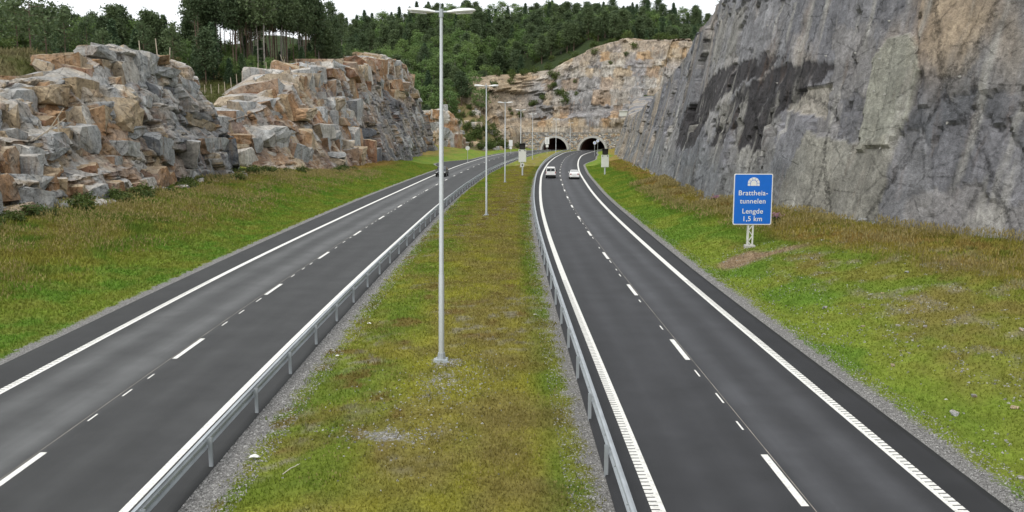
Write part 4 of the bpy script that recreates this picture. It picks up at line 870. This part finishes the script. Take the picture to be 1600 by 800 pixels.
fence([(pxy(u, D), D) for u, D in ((2, 63), (28, 66), (53, 68), (74, 70), (98, 73), (232, 101), (258, 103), (276, 105))], 'row of weathered wooden posts on the terraced pale outcrop', [(pxy(76, 72), 72, .65), (pxy(64, 70.5), 70.5, 1.0)])
fence([(pxy(u, D), D) for u, D in ((328, 147), (338, 147.6), (349, 148), (359, 149), (369, 150), (378, 151), (387, 152), (399, 153), (411, 155), (424, 157), (452, 160), (470, 161), (487, 162), (507, 162), (527, 163), (545, 170))], 'row of pale wooden posts climbing the rusty flat topped outcrop', [(pxy(455, 160), 160, -.4), (pxy(510, 162), 162, .8)])

# ------------------------------------------------------------------ trees
def leaf_tris(C, size, r, up=.0):
    n = len(C); a = r.normal(size=(n, 3)); a /= np.linalg.norm(a, axis=1)[:, None]; b = r.normal(size=(n, 3)); b[:, 2] *= 1-up; b -= a*(a*b).sum(1)[:, None]; b /= np.linalg.norm(b, axis=1)[:, None]+1e-9
    s = (size*r.uniform(.6, 1.3, n))[:, None]
    V = np.stack([C-a*s*.55-b*s*.3, C+a*s*.55-b*s*.3, C+b*s*.75], 1).reshape(-1, 3); return V, np.arange(3*n).reshape(-1, 3)
def clumps(cents, rad, per, size, r, flat=.6):
    C = np.repeat(cents, per, 0)+r.normal(size=(len(cents)*per, 3))*np.repeat(rad, per)[:, None]*np.array([.5, .5, .5*flat]); return leaf_tris(C, size, r)
def trunk_mb(h, r0, r, bend=.03, n=6):
    P = [(r.uniform(-1, 1)*bend*h*t, r.uniform(-1, 1)*bend*h*t, -.6+(h+.6)*t) for t in np.linspace(0, 1, n)]; return P, [r0*(1-.85*t) for t in np.linspace(0, 1, n)]
def tree_meshes(kind, seed):
    r = np.random.default_rng(seed); tb = MB()
    if kind in ('pine', 'forestpine', 'sparse'):
        h = 13. if kind != 'forestpine' else 18.; lo = {'pine': .28, 'forestpine': .52, 'sparse': .5}[kind]; P, R = trunk_mb(h, (.16 if kind != 'forestpine' else .15), r, .015); tb.tube(P, R, 7); C = []; nb = {'pine': 60, 'forestpine': 58, 'sparse': 22}[kind]
        for k in range(nb):
            t = lo+(1-lo)*((k+r.random())/nb); z = h*t; a = r.uniform(0, 6.28); ln = (2.6 if kind != 'forestpine' else 2.9)*(1-((t-lo)/(1-lo))**2.2*.85)*r.uniform(.55, 1.1)*(.55+.45*min(1, (t-lo)/.12))
            e = np.array([math.cos(a)*ln, math.sin(a)*ln, z+ln*.18]); tb.tube([(0, 0, z-.1), tuple(e)], [.045, .012], 4, False)
            C += [e, e*np.array([.68, .68, 1])+np.array([r.normal()*.3, r.normal()*.3, .05])]+([e*np.array([.35, .35, 1])] if kind != 'sparse' else [])
        if kind == 'forestpine':
            for k in range(14): z = h*r.uniform(.12, lo); a = r.uniform(0, 6.28); ln = r.uniform(.5, 1.8); tb.tube([(0, 0, z), (math.cos(a)*ln, math.sin(a)*ln, z+r.uniform(-.4, .3))], [.03, .008], 4, False)
        C = np.array(C); V, Fc = clumps(C, np.full(len(C), 1.05), 15 if kind != 'sparse' else 20, .36, r, .7)
    elif kind == 'spruce':
        h = 13.; P, R = trunk_mb(h, .17, r, .004); tb.tube(P, R, 6); C = []
        for k in range(120):
            t = (k/120)**.9; z = h*(.08+.9*t); ln = 2.5*(1-t)**.85+.15; a = k*2.4+r.uniform(-.3, .3); ln *= r.uniform(.75, 1.1)
            for q in (.3, .55, .8, 1.): C.append((math.cos(a)*ln*q, math.sin(a)*ln*q, z-ln*q*.22))
        C = np.array(C); V, Fc = clumps(C, np.full(len(C), .5), 5, .36, r, .8)
    elif kind == 'birch':
        h = 10.; P, R = trunk_mb(h*.9, .13, r, .03); tb.tube(P, R, 6); C = []
        for k in range(75):
            u = r.normal(size=3); u /= np.linalg.norm(u); rr = r.uniform(.45, 1.)**.6; C.append(u*rr*np.array([2.6, 2.6, 4.2])*r.uniform(.8, 1.1)+np.array([0, 0, h*.57])); 
            if k % 4 == 0: tb.tube([(0, 0, max(1.2, C[-1][2]-2)), tuple(C[-1])], [.04, .01], 4, False)
        C = np.array(C); V, Fc = clumps(C, r.uniform(.7, 1.2, len(C)), 24, .34, r, .8)
    else:                                                      # shrub
        C = []
        for k in range(26):
            u = r.normal(size=3); u /= np.linalg.norm(u); C.append(u*np.array([.9, .9, .7])*r.uniform(.5, 1.)+np.array([0, 0, .75]))
            if k % 3 == 0: tb.tube([(0, 0, -.2), tuple(C[-1])], [.03, .01], 4, False)
        C = np.array(C); V, Fc = clumps(C, np.full(len(C), .4), 16, .18, r, .9)
    return tb.me('trunk' if kind != 'shrub' else 'stem'), mesh('crown', V, Fc)
MATS = dict(pine=('bark', 'pine'), forestpine=('palebark', 'pine'), sparse=('bark', 'pine'), spruce=('bark', 'spruce'), birch=('palebark', 'birch'), shrub=('bark', 'shrub'))
PROTO = {}
for k, (n, sd0) in dict(pine=(5, 10), forestpine=(6, 30), sparse=(3, 50), spruce=(4, 70), birch=(5, 90), shrub=(4, 110)).items():
    PROTO[k] = []
    for i in range(n):
        a, b = tree_meshes(k, sd0+i); a.materials.append(M['bark' if k == 'forestpine' and i < 4 else MATS[k][0]]); b.materials.append(M[MATS[k][1]]); PROTO[k].append((a, b))
NM = dict(pine='pine_tree', forestpine='tall_pine_tree', sparse='pine_tree', spruce='spruce_tree', birch='birch_tree', shrub='shrub')
def plant(kind, x, y, s, label, group, z=None, sq=1., name=None):
    root = empty(name or NM[kind], (x, y, drop(x, y) if z is None else z), RNG.uniform(0, 6.28)); root.scale = (s*sq, s*sq, s); root.rotation_euler[0] = RNG.normal()*.025
    a, b = PROTO[kind][RNG.integers(len(PROTO[kind]))]; link('trunk' if kind != 'shrub' else 'stem', a, None, root); link('crown', b, None, root)
    tag(root, label, 'tree' if kind != 'shrub' else 'shrub', group)
# the wood on the hill behind the tunnel
cnt = dict(pine=0, spruce=0, birch=0)
for gy in np.arange(318, 505, 6.6):
    for gx in np.arange(-150, 150, 6.6):
        x = gx+RNG.uniform(-2.6, 2.6); y = gy+RNG.uniform(-2.6, 2.6); a = x/y
        if a < -.20 or a > .225: continue
        k = sstep(-.05, .012, np.array(a)); rockedge = PW(x)+3+30*min(1., TOPP(x)/43)+6
        if a > -.022 and y < rockedge+(6 if a > .02 else 0): continue
        if -.06 < a < -.02 and y < 345: continue
        if y < 330 and a > -.09: continue
        if a > .03 and 430 < y < 465 and RNG.random() < .5: continue
        z = float(ground_z(x, y)); hh = (z-1.5)/62
        q = RNG.random(); low = y < 420
        kind = 'birch' if q < (.72 if (a < .0 and low) else .30 if a < .05 else .2) else ('pine' if q < (.95 if a < .1 else .66) else 'spruce')
        lim = dict(birch=235, pine=225, spruce=235)
        if cnt[kind] >= lim[kind]: kind = min(cnt, key=lambda q: cnt[q]-lim[q])
        if cnt[kind] >= lim[kind]: continue
        cnt[kind] += 1
        if kind == 'birch' and rockedge-4 < y < rockedge+16 and a > -.02: s = RNG.uniform(.35, .7)
        else: s = RNG.uniform(.7, 1.08)*(.95 if kind != 'birch' else 1.12)
        lab = {'birch': 'light green leafy tree in the wood covering the hill behind the tunnel', 'pine': 'dark green pine in the wood covering the hill behind the tunnel', 'spruce': 'pointed dark spruce in the wood covering the hill behind the tunnel'}[kind]
        plant(kind, x, y, s, lab, 'trees on the hill behind the tunnel', z-.2, 1.3 if kind == 'birch' else 1.4 if kind == 'pine' else 1.15)
# tall pines behind the flat topped outcrop
for k in range(105):
    u = RNG.uniform(318, 552); D = RNG.uniform(180, 262) if k > 40 else RNG.uniform(166, 190)
    if u > 430: D = max(D, 176+(u-430)*.25)
    x = pxy(u, D); s = RNG.uniform(.82, 1.18)*(1. if u < 490 else .86-(u-500)*.003)
    plant('forestpine', x, D, s, 'tall slim pine in the dense stand behind the rusty flat topped outcrop', 'tall pines behind the flat topped outcrop', float(ground_z(x, D))-.3)
# wood on the rise behind the terraced outcrop
for k in range(230):
    u = RNG.uniform(-160, 345); D = RNG.uniform(150, 290); x = pxy(u, D); q = RNG.random()
    kind = 'birch' if q < .25 else 'pine' if q < .7 else 'spruce'
    plant(kind, x, D, RNG.uniform(.58, .85), {'birch': 'bushy leafy tree on the rise beyond the terraced outcrop', 'pine': 'pine with dark crown on the rise beyond the terraced outcrop', 'spruce': 'spruce on the rise beyond the terraced outcrop'}[kind], 'trees on the rise beyond the terraced outcrop', float(ground_z(x, D))-.3, 1.15)
for k in range(90):
    u = RNG.uniform(300, 545); D = RNG.uniform(158, 215)+max(0, u-430)*.25; x = pxy(u, D)
    plant('birch' if k % 3 else 'spruce', x, D, RNG.uniform(.22, .5), 'young leafy sapling under the tall pines' if k % 3 else 'young spruce sapling under the tall pines', 'saplings under the tall pines', float(ground_z(x, D))-.1, 1.3, 'sapling')
for u, D, s in ((12, 118, .95), (46, 130, .9), (62, 112, 1.05), (90, 126, 1.0), (118, 138, .85), (150, 142, .8), (176, 135, .8), (240, 150, .8), (282, 150, .85)):
    x = pxy(u, D); plant('sparse', x, D, s, 'thin sparse pine standing alone on heath just behind the terraced outcrop', 'thin sparse pines behind the terraced outcrop', float(ground_z(x, D))-.3)
for u, D in ((1101, 116), (1112, 120)):
    x = pxy(u, D)+1.5; plant('sparse', x, D, .36+.1*(u > 1105), 'small sparse pine on the brink of the tall grey cliff', 'small pines on the cliff brink')
# scrub
for k in range(-110, 200):
    if -50 < k < 50: x, y = RNG.uniform(-26, 2), RNG.uniform(292, 344); lab, g = 'low green shrub on the rocky bank beside the tunnel wall', 'shrubs on the bank beside the tunnel wall'
    elif k < 82: u = RNG.uniform(770, 1060); y = RNG.uniform(348, 392); x = pxy(u, y); lab, g = 'low green shrub on the brink of the rock above the tunnel', 'shrubs above the tunnel rock face'
    else: u = RNG.uniform(-60, 330); y = RNG.uniform(86, 150); x = pxy(u, y); lab, g = 'low olive shrub on the heath behind the terraced outcrop', 'shrubs on the heath behind the terraced outcrop'
    if x-(LA(y)) > -5 and y < 335 or (k >= 82 and LA0(y)-x < DLB(y)+15): continue
    plant('shrub', x, y, RNG.uniform(.8, 2.2) if k < 82 else RNG.uniform(.5, 1.3), lab, g)

# ------------------------------------------------------------------ grass, litter, stones on the verge
def blades(name, n, region, hfun, label, dens, heath=False):
    r = RNG; x = r.uniform(region[0], region[1], n); y = region[2]+(region[3]-region[2])*r.random(n)**dens
    dl = LA(y)-x; dr = x-RA(y); md = np.minimum(x-GL(y), RL(y)-.95-x)
    ok = np.where(dl > 0, dl > .5, np.where(dr > 0, dr > .5, md > .25)) & (dl < DLB(y)+1.5) & (dr < DRB(y)+.8)
    if heath: ok = (dl > DLB(y)+8) & (LA0(y)-x > 0)
    x, y = x[ok], y[ok]; c, g = ground_col(x, y); g = g*(not heath); gn = g+(fbm(np.stack([x, y], -1)/.5, 2, 63)-.5)*.5
    ok = gn < r.uniform(.25, .62, len(x)); x, y, c = x[ok], y[ok], c[ok]; n = len(x); z = ground_z(x, y)
    h = hfun(x, y, r)*r.uniform(.55, 1.35, n); w = np.clip(y*.0011, .022, .12)*r.uniform(.7, 1.3, n); a = r.uniform(0, 6.28, n); ln = r.normal(size=(n, 2))*h[:, None]*.45
    bx, by = np.cos(a)*w, np.sin(a)*w
    V = np.stack([np.stack([x-bx, y-by, z-.02], 1), np.stack([x+bx, y+by, z-.02], 1), np.stack([x+ln[:, 0], y+ln[:, 1], z+h], 1)], 1).reshape(-1, 3)
    c = c*r.uniform(.82, 1.24, n)[:, None]; cc = np.repeat(c, 3, 0); cc[2::3] *= 1.18
    me = mesh(name, V, np.arange(3*n).reshape(-1, 3)); colattr(me, 'Col', cc); return tag(link(name, me, M['grass']), label, 'grass', kind='stuff')
hm = lambda x, y, r: .05+.05*fbm(np.stack([x, y], -1)/.9, 2, 3)
blades('grass', 260000, (-8, 9, 13, 190), hm, 'short mossy yellow green grass on the median', 1.9)
hl_ = lambda x, y, r: .10+.30*sstep(.15, .6, (LA(y)-x)/DLB(y))*fbm(np.stack([x, y], -1)/2., 3, 8)+.02
blades('grass', 300000, (-36, -8, 22, 200), hl_, 'green and brown meadow grass on verge below the rusty rocks', 1.7)
hr_ = lambda x, y, r: .08+.28*sstep(.35, .8, (x-RA(y))/DRB(y))*fbm(np.stack([x, y], -1)/2., 3, 8)
blades('grass', 300000, (10.4, 34, 14, 190), hr_, 'green and russet grass on verge below the grey cliff', 1.9)
def onground(u, v, z=0.):
    P = math.atan(198.4/1365); a = (u-800)/1365; b = -(v-400)/1365; d = Vector((a, math.cos(P)+b*math.sin(P), -math.sin(P)+b*math.cos(P))); t = (z-8)/d.z; return d.x*t, d.y*t
for u, v, s, lab in ((397, 715, .22, 'crumpled white paper scrap at green edge of the median near rail'), (577, 507, .16, 'white paper scrap further along median below the guard rail'), (527, 557, .12, 'tiny white scrap in grass beside the guard rail post'), (836, 492, .12, 'small white scrap in dry grass near the grey cliff side rail')):
    x, y = onground(u, v, .05); P = [(-1, -.6, 0), (0, -.7, .25), (1, -.5, .05), (-1, .6, .1), (.1, .7, .45), (1, .6, .0)]
    o = MB().add([(a*s*.5, b*s*.5, c*s*.5+.08) for a, b, c in P], [(0, 1, 4, 3), (1, 2, 5, 4)]).obj('paper_scrap', M['paper']); so = o.modifiers.new('thickness', 'SOLIDIFY'); so.thickness = .006
    o.location = (x, y, float(ground_z(x, y))); tag(o, lab, 'litter')
x, y = onground(458, 740, .05); o = MB().tube([(-.16, -.3, .1), (-.05, -.02, .13), (.02, .12, .12), (.04, .3, .1)], [.014, .014, .012, .008], 6).tube([(.0, .1, .12), (.1, .26, .13)], [.01, .006], 5).obj('dry_stick', M['stick']); o.location = (x, y, float(ground_z(x, y))); tag(o, 'pale dry stick lying on the mossy median', 'stick')
for q in range(36):
    if q == 0: x, y, s = 12.4, 23.6, .2
    else:
        y = RNG.uniform(19, 53); x = float(RA(y))+RNG.uniform(1.5, 9)*(.5+y/80); s = RNG.uniform(.05, .16)
    o = link('stone', BLK['mix'][RNG.integers(12)], None, None, (x, y, float(ground_z(x, y))+s*.15), (RNG.uniform(-.2, .2), RNG.uniform(-.2, .2), RNG.uniform(0, 6))); o.scale = (s*1.5, s, s*.55)
    tag(o, 'flat pale slab of stone lying in green grass verge' if q == 0 else 'small pale stone lying in the grass of the cliff side verge', 'stone', None if q == 0 else 'small stones on the cliff side verge')
# fireweed by the cliff foot
STEM = MB()
for k in range(7):
    a, b = random.uniform(-.35, .35), random.uniform(-.35, .35); hh = random.uniform(.8, 1.3); STEM.tube([(a*.4, b*.4, -.1), (a, b, hh)], [.014, .008], 4, False)
r = np.random.default_rng(3); FC = np.array([(x, y, z) for x, y, z in zip(r.normal(size=160)*.28, r.normal(size=160)*.28, r.uniform(.85, 1.35, 160))]); FV, FF = leaf_tris(FC, .09, r)
LC = np.array([(x, y, z) for x, y, z in zip(r.normal(size=260)*.28, r.normal(size=260)*.28, r.uniform(.05, .95, 260))]); LV, LF = leaf_tris(LC, .15, r)
sm_ = STEM.me('stems'); fm_ = mesh('flowers', FV, FF); lm_ = mesh('leaves', LV, LF); sm_.materials.append(M['shrub']); fm_.materials.append(m_leaf('pink_petals', (.36, .14, .26), (.40, .22, .32))); lm_.materials.append(M['shrub'])
for u, D in ((1214, 60), (1118, 78)):
    x = pxy(u, D); x = min(x, float(foot_r(D))-.4); o = empty('fireweed', (x, D, float(ground_z(x, D))), random.uniform(0, 6)); s = random.uniform(.55, .7); o.scale = (s, s, s)
    link('stems', sm_, None, o); link('flowers', fm_, None, o); link('leaves', lm_, None, o); tag(o, 'pink flowering fireweed clump at the foot of the grey cliff', 'fireweed', 'fireweed at the cliff foot')


# loose gravel chips
def chips(n, pick_xy, label, sz):
    r = RNG; x, y = pick_xy(n, r); z = ground_z(x, y); m = len(x); s_ = r.uniform(*sz, m)
    T = np.array([(-.6, -.5, -.2), (.7, -.4, -.2), (.1, .8, -.2), (.05, 0, .6)]); J = 1+.35*r.normal(size=(m, 4, 1)); a = r.uniform(0, 6.28, m); ca, sa = np.cos(a)[:, None], np.sin(a)[:, None]
    V = T[None]*J*s_[:, None, None]; V = np.stack([V[..., 0]*ca-V[..., 1]*sa, V[..., 0]*sa+V[..., 1]*ca, V[..., 2]*.7], -1)+np.stack([x, y, z+.01], 1)[:, None]
    i = np.arange(m)[:, None]*4; F4 = np.concatenate([i+np.array([[0, 1, 3]]), i+np.array([[1, 2, 3]]), i+np.array([[2, 0, 3]])], 0)
    g = r.uniform(.14, .52, m); c = np.repeat(np.stack([g*1.02, g, g*.96], 1), 4, 0); me = mesh('gravel', V.reshape(-1, 3), F4); colattr(me, 'Col', c); tag(link('gravel', me, M['grass']), label, 'gravel', kind='stuff')
def gx1(n, r): y = 13+85*r.random(n)**1.9; return GL(y)+.12+1.25*r.random(n)**1.5, y
def gx2(n, r): y = 13+70*r.random(n)**1.9; return RL(y)-1.1-.95*r.random(n)**1.5, y
def gx3(n, r): y = 14+75*r.random(n)**1.9; return RA(y)+.08+1.2*r.random(n)**1.6, y
def gx4(n, r):
    k = r.integers(0, 5, n); C = np.array([(-2.2, 26.8, .8, 1.6), (-3.1, 22., 1.4, .7), (-2.2, 29, .5, .5), (-3., 24, 2., 4.), (-1.2, 28, 1.2, 3)])[k]; return C[:, 0]+C[:, 2]*r.normal(size=n)*.6, C[:, 1]+C[:, 3]*r.normal(size=n)*.6
def gx5(n, r):
    y = 17+38*r.random(n); x = RA(y)+1.5+9*r.random(n); ok = fbm(np.stack([x, y], -1)/np.array([.7, .9]), 4, 77) > .53; return x[ok], y[ok]
chips(22000, gx1, 'grey gravel strip under the guard rail facing the rusty rocks', (.012, .05)); chips(9000, gx2, 'grey gravel strip under the guard rail facing the cliff', (.012, .04)); chips(14000, gx3, 'grey gravel along the outer asphalt edge below the cliff', (.012, .045))
chips(1500, gx4, 'pale gravel scattered on bare patches of the median', (.015, .06)); chips(9000, gx5, 'pale stone chips among the cliff side verge grass', (.015, .07))

blades('grass', 120000, (-110, -40, 70, 190), lambda x, y, r: .35+.3*fbm(np.stack([x, y], -1)/2., 2, 3), 'rough heath grass behind the terraced outcrop', 1., True)
for k in range(60):                                       # scrub banked against the foot of the rusty rocks
    y = RNG.uniform(50, 150); x = float(foot_l(y))+RNG.uniform(-.3, 2.2)
    plant('shrub', x, y, RNG.uniform(.25, .75), 'low bush banked against the foot of the rusty rocks', 'low bushes at the foot of the rusty rocks', float(ground_z(x, y))-.05, 1.4)
def stalks(n, xy, label, hr=(.3, .75)):
    r = RNG; x, y = xy(n, r); z = ground_z(x, y); n = len(x); c, g = ground_col(x, y); h = r.uniform(*hr, n); w = np.clip(y*.0005, .012, .05); t = r.normal(size=(n, 2))*h[:, None]*.22; a = r.uniform(0, 6.28, n); bx, by = np.cos(a)*w, np.sin(a)*w
    P = lambda dx, dy, k, dz: np.stack([x+t[:, 0]*k+dx, y+t[:, 1]*k+dy, z+h*k+dz], 1)
    V = np.stack([P(-bx*.5, -by*.5, 0, 0), P(bx*.5, by*.5, 0, 0), P(0*x, 0*x, .8, 0), P(-bx*1.3, -by*1.3, .72, 0), P(bx*1.3, by*1.3, .76, 0), P(0*x, 0*x, 1.05, 0)], 1).reshape(-1, 3)
    cc = np.repeat(c, 6, 0); seed_ = np.tile(np.array([.32, .265, .11]), (n, 1))*r.uniform(.7, 1.2, n)[:, None]
    for q in (3, 4, 5): cc[q::6] = seed_
    me = mesh('tall_grass', V, np.arange(6*n).reshape(-1, 3)); colattr(me, 'Col', cc); tag(link('tall_grass', me, M['grass']), label, 'grass', kind='stuff')
def st1(n, r):
    y = 26+120*r.random(n)**1.4; x = LA0(y)-DLB(y)*(.25+.8*r.random(n)**.7); ok = fbm(np.stack([x, y], -1)/2.5, 3, 66) > .42+.1*r.random(n); return x[ok], y[ok]
def st2(n, r):
    y = 24+90*r.random(n)**1.5; x = RA0(y)+DRB(y)*(.4+.6*r.random(n)**.7); ok = fbm(np.stack([x, y], -1)/2.5, 3, 67) > .40+.1*r.random(n); return x[ok], y[ok]
stalks(34000, st1, 'tall seeding grass below the rusty rocks'); stalks(34000, st2, 'tall russet seeding grass at the cliff foot')
def st3(n, r):
    y = 14+110*r.random(n)**1.7; u = .12+.8*r.random(n); x = GL(y)+(RL(y)-.95-GL(y))*u; ok = fbm(np.stack([x, y], -1)/1.5, 3, 68) > .45+.15*r.random(n); return x[ok], y[ok]
stalks(22000, st3, 'thin seeding grass stalks over the mossy median', (.08, .24))
